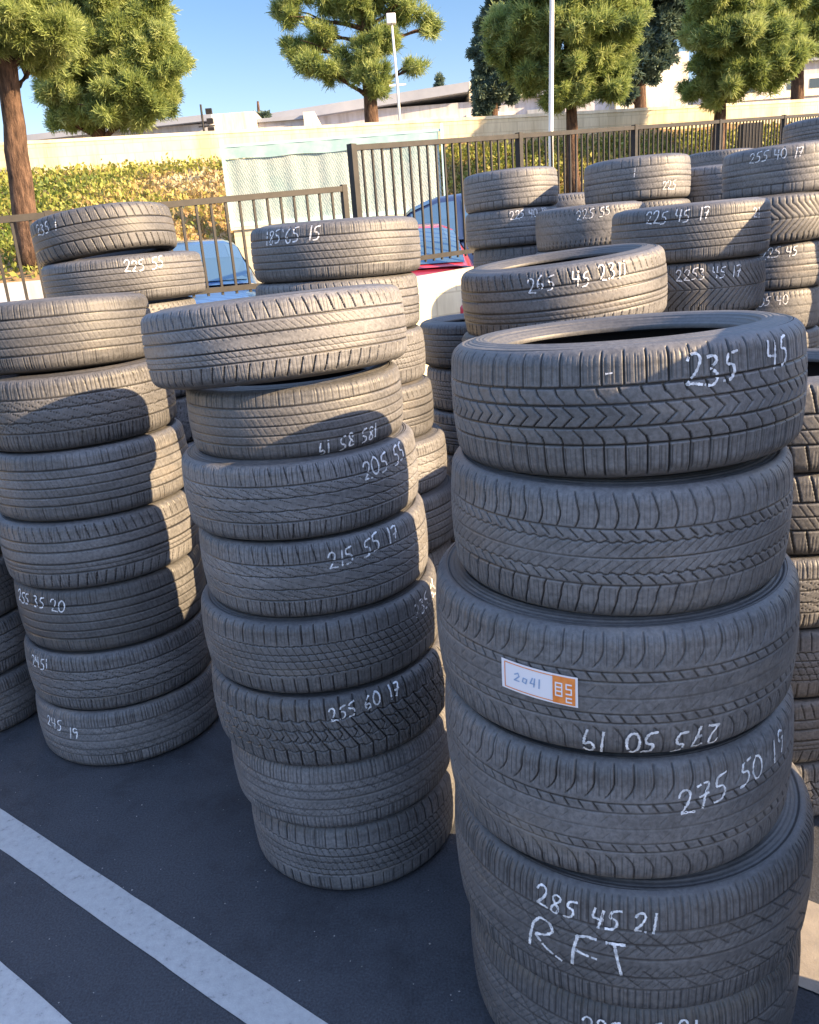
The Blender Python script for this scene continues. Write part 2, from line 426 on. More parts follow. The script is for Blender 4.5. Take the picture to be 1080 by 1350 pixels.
def chalk_mesh(items, pat, R, W, seed):
    """items: (text, angle of text centre (rad, tyre frame), height centre s0 (m), letter height, rotation deg, extra spacing)"""
    rg = random.Random(seed); out = []
    kr = UR/R; kw = UW/W
    for text, a0, s0, h, rot, wid in items:
        tot = sum(GW.get(c, .66) for c in text)*h
        V = []; F = []
        x = -tot/2; cr, sr = math.cos(R_(rot)), math.sin(R_(rot))
        for c in text+' ':
            if c == ' ':
                if F:
                    me = np_mesh('chalk_writing', np.array(V), np.array(F), False); me.materials.append(M['chalk']); out.append(me)
                V = []; F = []
            dy = rg.uniform(-.08, .08)*h; sz = h*rg.uniform(.92, 1.08); sl = rg.uniform(.02, .16)
            for st in GL[c]:
                pts = []
                for (x0, y0), (x1, y1) in zip(st, st[1:]):
                    n = max(2, int(math.hypot(x1-x0, y1-y0)*h/.0022))
                    for i in range(n):
                        t = i/n; pts.append((x0+(x1-x0)*t, y0+(y1-y0)*t))
                pts.append(st[-1])
                # round the corners of the stroke
                q = np.array(pts)
                for _ in range(6):
                    if len(q) > 4: q[1:-1] = (q[:-2]+2*q[1:-1]+q[2:])/4
                P = [(x + (px+sl*py)*sz, (py-.5)*sz+dy) for px, py in q]
                prev = None
                for i, (px, py) in enumerate(P):
                    ax, ay = P[max(i-1, 0)]; bx, by = P[min(i+1, len(P)-1)]
                    d = math.hypot(bx-ax, by-ay) or 1; nx, ny = -(by-ay)/d, (bx-ax)/d
                    hw = wid*.41*rg.uniform(.6, 1.25)
                    pair = []; ok = True
                    for sg in (-1, 1):
                        qx, qy = px+nx*hw*sg, py+ny*hw*sg
                        gx, gy = qx*cr-qy*sr, qx*sr+qy*cr
                        s = (s0+gy)*kw; ang = a0 + gx/R
                        s = max(-LH*.97, min(LH*.97, s))
                        u = (ang*UR) % CIRC
                        g = float(PAT[pat](np.array([u]), np.array([s]))[0])
                        if g > .0046 and rg.random() < .2: ok = False
                        r, z, n1, n2 = [float(v[0]) for v in prof(np.array([s]))]
                        r += .0012*n1 - .35*g*n1+.0004; z += .0012*n2 - .35*g*n2
                        pair.append((r*math.cos(ang), r*math.sin(ang), z+UW/2))
                    if rg.random() < .012: ok = False
                    if ok:
                        k = len(V); V += pair
                        if prev is not None: F.append((prev, prev+1, k+1, k))
                        prev = k
                    else: prev = None
            x += GW.get(c, .66)*h
    return out
def patch_on(a0, s0, R, W, x0, x1, y0, y1, off, nx=16):
    """small sheet lying on the tread: local rect in metres, x along the tread"""
    V = []; F = []
    for i in range(nx+1):
        for j in range(3):
            x = x0+(x1-x0)*i/nx; y = y0+(y1-y0)*j/2
            s = (s0+y-x*.06)*UW/W; ang = a0 + x*1.13/R
            r, z, n1, n2 = [float(v[0]) for v in prof(np.array([s]))]
            V.append(((r+off*n1)*math.cos(ang), (r+off*n1)*math.sin(ang), z+off*n2+UW/2))
    for i in range(nx):
        for j in range(2): F.append((i*3+j, (i+1)*3+j, (i+1)*3+j+1, i*3+j+1))
    return V, F

N_TYRES = 0
def tyre(label, X, Y, z0, R, W, pat, hi=0, tilt=(0, 0), rot=None, rim=.235, chalk=None, group='used tyres stacked in the yard', dust=None):
    """chalk: list of (text, degrees right of the side facing the camera, height fraction -1..1, letter height m, rotation, stroke width)"""
    global N_TYRES
    N_TYRES += 1
    rot = rnd.uniform(0, TAU) if rot is None else rot
    ov = 1 + rnd.uniform(-.006, .006)
    t = thing('tyre', label, 'tyre', (X, Y, z0), (0, 0, 0), (R/UR*ov, R/UR/ov, W/UW), group)
    t.rotation_euler = (Matrix.Rotation(R_(tilt[1]), 3, 'Y') @ Matrix.Rotation(R_(tilt[0]), 3, 'X') @ Matrix.Rotation(rot, 3, 'Z')).to_euler()
    tr = link('tread', tread_mesh(pat, hi), None, t)
    for sg in (1, -1): link('sidewall', side_mesh(sg, hi == 0, rim), None, t)
    link('inner_liner', liner_mesh(rim), None, t)
    if chalk:
        acam = math.atan2(-Y, -X)
        its = [(tx, acam + R_(dg) - rot, sf*W*.5, h, ro, wd) for tx, dg, sf, h, ro, wd in chalk]
        for me in chalk_mesh(its, pat, R, W, N_TYRES): link('chalk_writing', me, None, t)
    return t, rot

ORD = ['bottom', 'second', 'third', 'fourth', 'fifth', 'sixth', 'seventh', 'eighth', 'ninth', 'tenth', 'eleventh', 'twelfth']

# ---- front right stack (bottom to top)
FR = 'front right stack'
tyre('worn black tyre on the asphalt, bottom of the front right stack', .462, 1.63, 0, .388, .305, 'sipes', 2, (0, 0), chalk=[('285 45 21', 4, .62, .045, 4, .006)])
tyre('wide tyre chalked 285 45 21 RFT, second from the ground in the front right stack', .456, 1.63, .305, .402, .30, 'sipes', 2, (.6, -.5), .3,
     chalk=[('285 45 21', -8, .62, .045, -2, .0060), ('RFT', -14, .02, .085, -4, .0075)])
tyre('tyre chalked 275 50 19 upright, third from the ground in the front right stack', .422, 1.63, .605, .376, .278, 'worn', 2, (.8, -.6), 1.0,
     chalk=[('275 50 19', 39, .52, .052, 8, .0055)])
A3, A3rot = tyre('tyre with white and orange price sticker, fourth from the ground in the front right stack', .416, 1.63, .880, .374, .262, 'worn', 2, (.4, -.2), 2.2,
     chalk=[('275 50 19', 12, -.70, .048, 180, .0060)])
tyre('tyre with hooked shoulder grooves, directly under the top tyre of the front right stack', .425, 1.63, 1.140, .338, .246, 'touring', 2, (.8, .4), .6)
tyre('black tyre chalked 235 45, on top of the front right stack', .443, 1.63, 1.384, .335, .226, 'summer', 2, (-1.3, -1.4), 1.7,
     chalk=[('235', 26, .55, .050, 0, .0058), ('45', 50, .60, .050, 2, .0058), ("---", -3, .62, .014, 0, .004)])
# sticker on the fourth tyre
acam = math.atan2(-1.63, -.416)
a0 = acam + R_(-19.5) - A3rot
def sticker_part(name, rects, off, m, parent):
    V = []; F = []
    for (x0, x1, y0, y1) in rects:
        v, f = patch_on(a0, .013, .374, .262, x0, x1, y0, y1, off)
        k = len(V); V += v; F += [tuple(i+k for i in q) for q in f]
    me = np_mesh(name, np.array(V), np.array(F), True); me.materials.append(m)
    return link(name, me, None, parent)
st = sticker_part('price_sticker', [(-.066, .066, -.030, .030)], .0022, M['sticker'], A3)
sticker_part('orange_border', [(-.060, .036, .0245, .0262), (-.060, .036, -.0262, -.0245), (-.060, -.0585, -.0245, .0245)], .0027, M['orange'], st)
sticker_part('orange_block', [(.026, .062, -.027, .027)], .0030, M['orange'], st)
wm = [(.030, .042, .012, .015), (.030, .042, .004, .007), (.030, .042, -.004, -.001), (.030, .042, -.013, -.010), (.030, .032, -.013, .015), (.040, .042, -.013, .015),
      (.047, .057, .012, .015), (.047, .049, .004, .015), (.047, .057, .003, .006), (.055, .057, -.005, .006), (.047, .057, -.007, -.004), (.047, .057, -.015, -.012), (.047, .049, -.022, -.012), (.047, .057, -.023, -.020)]
sticker_part('white_print', wm, .0034, M['sticker'], st)
for_ink = []
def ink(pts, wd=.0022):
    for (xa, ya), (xb, yb) in zip(pts, pts[1:]):
        n = max(2, int(math.hypot(xb-xa, yb-ya)/.0015))
        for i in range(n):
            x = xa+(xb-xa)*i/n; y = ya+(yb-ya)*i/n
            for_ink.append((x-wd/2, x+wd/2, y-wd/2, y+wd/2))
ink([(-.040, .006), (-.034, .010), (-.032, .004), (-.041, -.006), (-.031, -.006)])
ink([(-.024, .004), (-.026, -.004), (-.020, -.006), (-.018, .003), (-.024, .004)])
ink([(-.008, .009), (-.012, -.002), (-.003, -.002)]); ink([(-.004, .009), (-.006, -.009)])
ink([(.004, .010), (.003, -.009)])
sticker_part('blue_handwriting', for_ink, .0027, M['blue_ink'], st)

# ---- front middle stack
B = [(-.25, .330, .232, 'zig', (0, 0), 'worn black tyre on the asphalt, bottom of the front middle stack', None),
     (-.264, .347, .218, 'sipes', (0, -.4), 'plain dark tyre, second from the ground in the front middle stack', None),
     (-.274, .362, .220, 'blocks', (.5, -.8), 'chunky tyre chalked 255 60 17, third from the ground in the front middle stack', [('255 60 17', 13, .66, .040, 7, .0060)]),
     (-.282, .353, .215, 'zig', (.5, -.8), 'tyre chalked 235 6, fourth from the ground in the front middle stack', [('235 65', 57, .55, .040, 8, .0055)]),
     (-.280, .332, .212, 'waves', (.4, -.8), 'tyre chalked 215 55 17, fifth from the ground in the front middle stack', [('215 55 17', 23, .60, .044, 8, .0055)]),
     (-.296, .330, .205, 'waves', (.3, -.8), 'tyre chalked 205 5, sixth from the ground in the front middle stack', [('205 55', 42, .58, .046, 7, .0058)]),
     (-.291, .296, .182, 'five', (.8, -.6), 'small tyre chalked upside down, directly under the top tyre of the front middle stack', [('185 85 19', 25, -.66, .036, 186, .0055)]),
     (-.318, .352, .196, 'ribs', (-3.2, -2.6), 'sunlit dusty tyre overhanging to the left on top of the front middle stack', None)]
z = .0
for i, (X, R, W, p, ti, lab, ch) in enumerate(B):
    W *= 1.01
    tyre(lab, X, 2.29, z, R, W, p, 2 if i in (2, 3, 4, 5, 7) else 1, ti, chalk=ch); z += W - .001
# ---- front left stack
Cc = [(-1.158, .354, .238, 'sipes', (0, 0), 'black tyre on the asphalt, bottom of the front left stack', [('245', -55, .5, .045, 0, .006), ('19', -40, .3, .045, 0, .006)]),
      (-1.157, .351, .232, 'waves', (0, 0), 'tyre with slotted shoulder, second from the ground in the front left stack', [('2451', -58, .6, .045, 0, .006)]),
      (-1.151, .342, .250, 'five', (0, -.3), 'tyre chalked 255 35 20, third from the ground in the front left stack', [('255 35 20', -50, .60, .045, -4, .006)]),
      (-1.148, .352, .248, 'ribs', (.3, -.5), 'plain ribbed tyre, fourth from the ground in the front left stack', None),
      (-1.144, .348, .244, 'five', (.3, -.6), 'tyre half in shadow, fifth from the ground in the front left stack', None),
      (-1.150, .342, .246, 'waves', (.4, -.6), 'tyre with wavy tread, directly under the top tyre of the front left stack', None),
      (-1.160, .312, .225, 'five', (-2.2, -1.0), 'sunlit tyre with straight grooves on top of the front left stack', None)]
z = 0
for i, (X, R, W, p, ti, lab, ch) in enumerate(Cc):
    tyre(lab, X*1.04, 3.06, z, R*1.03, W*1.02, p, 1, ti, chalk=ch); z += W*1.02 - .001

# ---- the stacks behind: described from the top tyre down
CNT = ['top', 'second down', 'third down', 'fourth down', 'fifth down', 'sixth down', 'seventh down', 'eighth down', 'ninth down', 'tenth down', 'eleventh down', 'twelfth down']
POOL = ['five', 'ribs', 'zig', 'waves', 'sipes', 'touring']
def stack(where, X, Y, top, spec, nlow, group):
    """spec: (dx, dy, R, W, pattern, tilt, look, chalk) from the top down; nlow more tyres below to the ground"""
    zt = top
    low = []
    for k, (dx, dy, R, W, p, ti, look, ch) in enumerate(spec):
        zt -= W
        lab = f'{look}, {CNT[k]} in {where}' if k else f'{look}, on top of {where}'
        if len(lab.replace('-', ' ').split()) > 16: print('LONG', len(lab.split()), lab)
        tyre(lab, X+dx, Y+dy, zt, R, W, p, 1 if Y < 4 else 0, ti, chalk=ch, group=group)
    if nlow:
        Wl = zt/nlow
        for k in range(nlow):
            q = len(spec)+k
            zt -= Wl
            tyre(f'black tyre, {CNT[q]} in {where}', X+rnd.uniform(-.02, .02), Y+rnd.uniform(-.02, .02), max(0, zt), rnd.uniform(.305, .33), Wl*1.0, rnd.choice(POOL), 0, (0, 0), group=group)
gD = 'tyres in the back rows of stacks'
stack('the stack behind the front left stack', -1.20, 3.80, 2.035,
      [(-.02, .0, .296, .185, 'slots', (-3.0, -6.0), 'tilted tyre with slotted tread', [('235 1', -48, .45, .045, 0, .006), ]),
       (.03, 0, .340, .185, 'five', (0, -1.5), 'dusty tyre with curved shadow', [('225 55', 14, .55, .045, 2, .006)])], 8, gD)
stack('the stack behind the front middle stack', -.188, 3.07, 1.900,
      [(0, 0, .298, .185, 'five', (.5, 0), 'half shaded tyre marked 15', [("185'65 15", -30, .60, .045, 0, .0055)]),
       (-.01, 0, .294, .188, 'ribs', (0, 0), 'sunlit tyre', None),
       (0, 0, .290, .188, 'zig', (0, 0), 'sunlit tyre', None),
       (.02, 0, .290, .197, 'ribs', (0, 0), 'sunlit tyre', None),
       (.03, -.0, .318, .20, 'waves', (0, 0), 'wider sunlit tyre', None),
       (.035, 0, .338, .22, 'five', (0, 0), 'big sunlit tyre jutting right', None),
       (.02, 0, .325, .22, 'zig', (0, 0), 'tyre', None)], 3, gD)
stack('the dark stack behind the middle gap', .44, 3.92, 1.47,
      [(0, 0, .33, .2, 'five', (0, 0), 'shaded black tyre', None), (.01, 0, .32, .2, 'zig', (0, 0), 'shaded black tyre', None), (0, 0, .32, .2, 'ribs', (0, 0), 'shaded black tyre', None)], 4, gD)
stack('the stack just behind the front right stack', .665, 3.28, 1.722,
      [(0, 0, .390, .25, 'ribs', (2.0, -4.2), 'tilted open tyre chalked 265', [('265', -10, .58, .052, 3, .0065), ('45 2311', 20, .60, .052, 4, .0065)]),
       (-.01, 0, .40, .25, 'five', (0, -1), 'tyre', None), (-.02, 0, .39, .25, 'zig', (0, 0), 'tyre', None)], 4, gD)
stack('the stack right of the open sunlit tyre', 1.285, 3.68, 1.885,
      [(0, 0, .322, .222, 'five', (.3, -1.0), 'tyre crossed by slanting shadow', [('225 45 17', -8, .62, .048, 0, .0055), ('21', 52, .5, .04, 0, .004)]),
       (.0, 0, .312, .215, 'herring', (.3, -.5), 'shaded tyre with herringbone tread', [('2253 45 17', 16, .58, .045, 0, .0055)])], 7, gD)
stack('the second stack row at the right edge', 2.07, 4.7, 2.165,
      [(.06, 0, .295, .242, 'five', (.2, -2.0), 'half sunlit tyre chalked 255', [('255 40 17', -5, .62, .05, 0, .006)]),
       (-.03, 0, .348, .235, 'herring', (.2, -1.5), 'large tyre with slanting ribs', None),
       (.0, 0, .315, .235, 'five', (.2, -.5), 'shaded tyre chalked 225 45', [('225 45', 12, .62, .05, 2, .006)]),
       (-.01, 0, .300, .22, 'ribs', (0, 0), 'shaded tyre chalked 205 40', [('205 40', 8, .5, .05, 2, .006)])], 6, gD)
stack('the back stack nearest the red car', .835, 5.82, 2.235,
      [(0, 0, .312, .235, 'five', (0, -1.5), 'half sunlit tyre', None),
       (.0, 0, .312, .23, 'five', (0, -.5), 'shaded tyre chalked 225 40', [('225 40 18', 22, .65, .05, 2, .006)]),
       (.02, 0, .29, .2, 'zig', (0, 0), 'shaded tyre', None)], 7, gD)
stack('the back stack with the striped top tyre', 1.165, 4.98, 1.955,
      [(0, 0, .310, .225, 'ribs', (0, -1.0), 'striped sunlit tyre', [('225 55', 4, .6, .05, 2, .005)])], 8, gD)
stack('the back stack in front of two trunks', 1.588, 5.52, 2.225,
      [(0, 0, .324, .25, 'five', (0, -1.2), 'half sunlit tyre with shadow', [('1', -2, .3, .06, 0, .006), ('225', 36, -.45, .05, 2, .006)]),
       (.01, 0, .318, .22, 'ribs', (0, 0), 'shaded tyre with bright rim', None)], 8, gD)
stack('the hidden stack beside the fence post', 1.36, 6.55, 2.10,
      [(0, 0, .31, .21, 'ribs', (0, 0), 'partly hidden sunlit tyre', None)], 9, gD)
stack('the dark stack between two sunlit tops', 2.20, 5.75, 2.16,
      [(0, 0, .33, .23, 'five', (0, 0), 'shaded dark tyre', None)], 9, gD)
stack('the farthest small stack by the fence', 2.72, 7.1, 2.36,
      [(0, 0, .29, .19, 'ribs', (0, 0), 'small far pale tyre', None)], 10, gD)
stack('the far stack at the top right corner', 3.66, 7.3, 2.565,
      [(0, 0, .33, .23, 'five', (0, -1), 'far dark tyre', None)], 10, gD)
stack('the dark stack at the left edge', -1.98, 3.26, 1.13,
      [(-.03, 0, .31, .21, 'five', (0, 0), 'shaded tyre', None), (-.02, 0, .31, .21, 'ribs', (0, 0), 'shaded tyre', None), (0, 0, .315, .235, 'zig', (0, 0), 'shaded tyre', None),
       (.0, 0, .32, .235, 'waves', (0, 0), 'shaded tyre', None), (.01, 0, .325, .24, 'sipes', (0, 0), 'shaded tyre on the asphalt', None)], 0, gD)
stack('the right edge stack cut by the frame', 1.13, 2.45, 1.385,
      [(0, 0, .34, .255, 'slots', (.3, -.6), 'sunlit tyre with shoulder blocks', None),
       (.01, 0, .335, .245, 'slots', (0, 0), 'half sunlit tyre', None),
       (0, 0, .34, .225, 'waves', (0, 0), 'shaded tyre', None), (.01, 0, .335, .230, 'zig', (0, 0), 'shaded tyre', None),
       (0, 0, .335, .225, 'ribs', (0, 0), 'shaded tyre with edge slots', None), (.01, 0, .33, .205, 'blocks', (0, 0), 'tyre on the asphalt', None)], 0, gD)
# the rows go on to the right, out of the frame, and shade what stands to their left
gS = 'tyres of the stacks beyond the right edge'
stack('the first front stack beyond the right edge', 1.30, 1.07, 1.85, [(0, 0, .335, .23, 'five', (0, 0), 'tyre', None)], 7, gS)
stack('the second front stack beyond the right edge', 2.10, .47, 1.85, [(0, 0, .335, .23, 'ribs', (0, 0), 'tyre', None)], 7, gS)
stack('the unseen stack behind the right edge stack', 2.35, 1.99, 1.20, [(0, 0, .34, .23, 'zig', (0, 0), 'tyre', None)], 5, gS)
stack('the third row stack beyond the right edge', 2.2, 3.36, 2.06, [(0, 0, .33, .22, 'waves', (0, 0), 'tyre', None)], 9, gS)
stack('the far stack beyond the right edge', 3.2, 4.4, 2.22, [(0, 0, .34, .23, 'ribs', (0, 0), 'tyre', None)], 9, gS)

# ------------------------------------------------------------------ ground
def asphalt():
    m = mat('dark sealed asphalt', (.03, .032, .036), .8, .4)
    n, l, b = nodes(m)
    t1 = noise(m, .9, 5); r1 = ramp(m, t1.outputs[0], [(.3, (.036, .040, .049)), (.7, (.053, .058, .068))])
    t2 = noise(m, 160, 3); r2 = ramp(m, t2.outputs[0], [(.3, (.55, .55, .55)), (.75, (1.35, 1.35, 1.35))])
    o = mix(m, 1, r1.outputs[0], r2.outputs[0], 'MULTIPLY')
    v = n.new('ShaderNodeTexVoronoi'); v.inputs['Scale'].default_value = 26
    tc = n.new('ShaderNodeTexCoord'); l.new(tc.outputs['Object'], v.inputs['Vector'])
    rv = ramp(m, v.outputs['Distance'], [(.05, (1, 1, 1)), (.09, (0, 0, 0))])
    tn = noise(m, 9, 2); rn = ramp(m, tn.outputs[0], [(.60, (0, 0, 0)), (.66, (1, 1, 1))])
    f = mix(m, 1, rv.outputs[0], rn.outputs[0], 'MULTIPLY')
    o2 = mix(m, f, o, (.14, .135, .12))
    ts = noise(m, 1.7, 6, .75); rs = ramp(m, ts.outputs[0], [(.34, (.55, .55, .56)), (.50, (1, 1, 1)), (.72, (1.18, 1.17, 1.14))])
    o2 = mix(m, 1, o2, rs.outputs[0], 'MULTIPLY')
    l.new(o2, b.inputs['Base Color'])
    bump(m, t2.outputs[0], .5, .004)
    return m
M['asphalt'] = asphalt()
# yard slab: everything on this side of the fence line, far past the frame
FA = [(-8.3, 1.80), (-.45, 7.05), (5.5, 13.0), (40, 47.5)]
b_ = MB(); b_.poly([(-60, -60, 0), (60, -60, 0), (60, 67.6, 0), (FA[2][0], FA[2][1]+.1, 0), (FA[1][0], FA[1][1]+.1, 0), (-60, -32.6, 0)][:6])
bmesh.ops.triangulate(b_.bm, faces=list(b_.bm.faces))
o = b_.build('asphalt_ground', M['asphalt']); tag(o, kind='structure')
def stripe_mat():
    m = mat('worn white line paint', (.6, .6, .6), .8, .3)
    n, l, b = nodes(m)
    t = noise(m, 38, 6, .7); r = ramp(m, t.outputs[0], [(.28, (.17, .17, .17)), (.40, (.345, .345, .34)), (.75, (.43, .43, .42))])
    l.new(r.outputs[0], b.inputs['Base Color']); t2 = noise(m, 160); bump(m, t2.outputs[0], .4, .003); return m
M['stripe'] = stripe_mat()
ud = Vector((.79, -.613, 0)); nd = Vector((.613, .79, 0))
def stripe(c, l0, l1, wd, m='stripe'):
    def fn(i, j):
        p = nd*(c + wd*(j-.5)) + ud*(l0+(l1-l0)*i)
        e = rnd.uniform(-.0012, .0012) if j in (0, 1) else 0
        return p + nd*e + Vector((0, 0, .004))
    o = MB().grid(fn, 70, 2).build('stripe_or_sun_patch', M[m]); return tag(o, kind='structure')
stripe(.982, -4.2, 1.6, .112)
stripe(.628, -4.2, 1.6, .112)
M['sun_patch'] = noisy('tan sun patch paint', (.22, .20, .175), (.29, .26, .22), 14, .9, .3, .003, 160)  # pool of sun painted onto the ground as a pale tan strip
stripe(1.90, -.42, .5, .30, 'sun_patch')

# neighbouring lot, bank and plateau
M['lot'] = noisy('pale old asphalt', (.10, .10, .10), (.15, .145, .14), 2, .9, .3, .01, 90)
M['dirt'] = noisy('dry brown soil', (.22, .14, .07), (.34, .22, .10), 3, .95, .4, .03, 20)
M['plateau'] = noisy('dry ground', (.20, .17, .12), (.27, .23, .16), .3, .95, .2)
b_ = MB(); b_.poly([(-60, -32.4, .65), (-.45, 7.25, .65), (5.5, 13.2, .65), (40, 47.7, .65), (60, 80, .65), (-60, 80, .65)])
bmesh.ops.triangulate(b_.bm, faces=list(b_.bm.faces))
tag(b_.build('lot_pavement', M['lot']), kind='structure')
FX = [-60, -3.7, -2.5, 2, 40]; FY = [11.9, 11.9, 15.3, 17.3, 22.4]
def foot(x): return float(np.interp(x, FX, FY))
def wally(x): return 20.0 + .15*x
def bank(x, y):
    f = foot(x); t = (y-f)/(wally(x)-f); return 1.75 + (3.86-1.75)*t
def fnb(i, j):
    x = -30 + 66*i; f = foot(x); y = f + (wally(x)+.6-f)*j
    return Vector((x, y, bank(x, y) + .05*math.sin(x*2.1+y*3)))
tag(MB().grid(fnb, 110, 16).build('bank_ground', M['dirt'], None, True), kind='structure')
b_ = MB(); b_.poly([(-900, 17, 4.3), (-30, 16.4, 4.3), (40, 26.9, 4.3), (1500, 48, 4.3), (1500, 2500, 4.3), (-900, 2500, 4.3)])
bmesh.ops.triangulate(b_.bm, faces=list(b_.bm.faces))
tag(b_.build('plateau_ground', M['plateau']), kind='structure')

def wall_path(pts, th, z0, z1, m, cap=None):
    b = MB()
    for (x0, y0), (x1, y1) in zip(pts, pts[1:]):
        d = Vector((x1-x0, y1-y0, 0)).normalized(); n = Vector((-d.y, d.x, 0))*th/2
        za0, za1 = (z1, z1) if not callable(z1) else (z1(x0), z1(x1))
        P = [Vector((x0, y0, z0)), Vector((x1, y1, z0)), Vector((x1, y1, za1)), Vector((x0, y0, za0))]
        v = [b.bm.verts.new(p-n) for p in P] + [b.bm.verts.new(p+n) for p in P]
        for f in ((0, 1, 2, 3), (7, 6, 5, 4), (3, 2, 6, 7), (0, 4, 5, 1), (1, 5, 6, 2), (0, 3, 7, 4)): b.bm.faces.new([v[i] for i in f])
    return b
t = thing('block_wall', 'low cream block wall under the iron fence, seen between the tyre stacks', 'wall', (0, 7.2, 0))
def bw(name, m, pts, th, z0, z1):
    q = wall_path(pts, th, z0, z1, m); o = q.build(name, m, t); o.location = (0, -7.2, 0); return o
topz = lambda x: 1.52 if x < -.4 else 1.60 + .05*(x+.4)
bw('wall_face', M['block'], FA, .18, -.1, topz)
bw('coping', M['cream'], FA, .24, 1.0, lambda x: topz(x)+.045) if False else None

# iron fence: two runs, a step at the heavy post
def fence(name, label, A, Bp, zb0, zb1, zt0, zt1, npick, bays, heavy):
    root = thing(name, label, 'fence', (A[0], A[1], 0), group=None)
    A3_ = Vector((A[0], A[1], 0)); D = Vector((Bp[0]-A[0], Bp[1]-A[1], 0)); dn = D.normalized()
    L = lambda t, z: D*t + Vector((0, 0, z))
    zb = lambda t: zb0+(zb1-zb0)*t
    zt = lambda t: zt0+(zt1-zt0)*t
    MB().bar(L(0, zt0), L(1, zt1), .040, .042).build('top_rail', M['black_steel'], root)
    MB().bar(L(0, zb0+.10), L(1, zb1+.10), .036, .040).build('bottom_rail', M['black_steel'], root)
    for k in range(bays):
        t0, t1 = k/bays, (k+1)/bays
        n = npick//bays; b = MB()
        for i in range(1, n):
            t = t0+(t1-t0)*i/n
            b.bar(L(t, zb(t)+.06), L(t, zt(t)-.022), .017, None, dn)
        b.build('picket_panel', M['black_steel'], root)
    for k in range(bays+1):
        t = k/bays; w_ = .058 if heavy else .045
        if k == 0 and not heavy: continue
        MB().bar(L(t, zb(t)-.1), L(t, zt(t)+.03), w_, None, dn).build('post', M['black_steel'], root)
    return root
fence('iron_fence', 'low black iron picket fence at left, in front of the blue car', (-8.0, 2.0), (-.33, 7.13), 1.50, 1.52, 1.83, 2.31, 80, 4, False)
fence('iron_fence', 'taller black iron picket fence running back to the right from the heavy post', (-.24, 7.24), (9.4, 16.9), 1.60, 2.07, 2.62, 3.69, 120, 6, True)

# ------------------------------------------------------------------ turquoise screen on its wall
t = thing('block_wall', 'cream enclosure wall under the turquoise screen panel', 'wall', (-.82, 14.6, .65))
MB().box(-1.74, 1.80, -.09, .09, 0, 1.69).build('wall_face', M['block'], t)
MB().box(-1.78, 1.84, -.12, .12, 1.693, 1.74).build('coping', M['cream'], t)
def fabric():
    m = mat('pale turquoise slat mesh', (.5, .6, .55), .8, .2)
    n, l, b = nodes(m)
    tc = n.new('ShaderNodeTexCoord'); mp = n.new('ShaderNodeMapping'); mp.inputs['Rotation'].default_value = (0, R_(24), 0)
    l.new(tc.outputs['Object'], mp.inputs[0])
    wv = n.new('ShaderNodeTexWave'); wv.bands_direction = 'X'; wv.inputs['Scale'].default_value = 9.0; wv.inputs['Distortion'].default_value = 5; wv.inputs['Detail'].default_value = 2; wv.inputs['Detail Scale'].default_value = 3
    l.new(mp.outputs[0], wv.inputs['Vector'])
    r = ramp(m, wv.outputs[0], [(.1, (.30, .36, .35)), (.5, (.46, .50, .46)), (.9, (.58, .59, .52))])
    t2 = noise(m, 1.2, 3); r2 = ramp(m, t2.outputs[0], [(.35, (.70, .86, .90)), (.65, (1, 1, 1))])
    o = mix(m, 1, r.outputs[0], r2.outputs[0], 'MULTIPLY'); l.new(o, b.inputs['Base Color'])
    bump(m, wv.outputs[0], .2, .01); return m
M['fabric'] = fabric()
t = thing('screen_fence', 'turquoise framed screen fence with pale slatted mesh on the cream wall', 'fence', (-.82, 14.6, 2.40))
MB().grid(lambda i, j: Vector((-1.74+3.5*i, .006*math.sin(i*31+j*2)+.004*math.sin(i*77), .06+.98*j)), 90, 8).build('mesh_panel', M['fabric'], t, True)
MB().grid(lambda i, j: Vector((-1.74+3.5*i, -.02+.004*math.sin(i*40), 1.04+.18*j+.008*math.sin(i*23)*(1-j))), 60, 2).build('top_band', noisy('turquoise fabric band', (.30, .47, .47), (.40, .56, .55), 6, .8, .1), t, True)
MB().box(-1.78, 1.84, -.025, .025, 1.22, 1.26).build('top_rail', M['turq'], t)
MB().box(-1.78, 1.84, -.03, .03, .0, .06).build('bottom_rail', M['turq'], t)
for x in (-1.77, 1.82): MB().box(x-.026, x+.026, -.035, .035, -.05, 1.34).build('post', M['turq'], t)

# ------------------------------------------------------------------ bank walls
t = thing('planter_wall', 'low white wall at the foot of the ivy bank behind the left fence', 'wall', (-6, 11.82, .65))
pts = [(x+6, foot(x)-.06-11.82) for x in (-30, -16, -8, -3.72)]
wall_path(pts, .16, 0, 1.14, None).build('wall_face', M['white_wall'], t)
t = thing('kerb_wall', 'low pale wall at the foot of the bank behind the taller fence', 'wall', (2, 17, .65))
pts = [(x-2, foot(x)-.06-17) for x in (-2.45, 2, 12, 36)]
wall_path(pts, .16, 0, 1.12, None).build('wall_face', M['block'], t)
t = thing('boundary_wall', 'long cream wall along the top of the ivy bank', 'wall', (0, 20, 3.5))
pts = [(x, wally(x)-20+.55) for x in (-30, -12, 0, 12, 36)]
wall_path(pts, .2, 0, 1.08, None).build('wall_face', M['block'], t)
wall_path(pts, .22, 1.083, 1.15, None).build('coping', M['cream'], t)

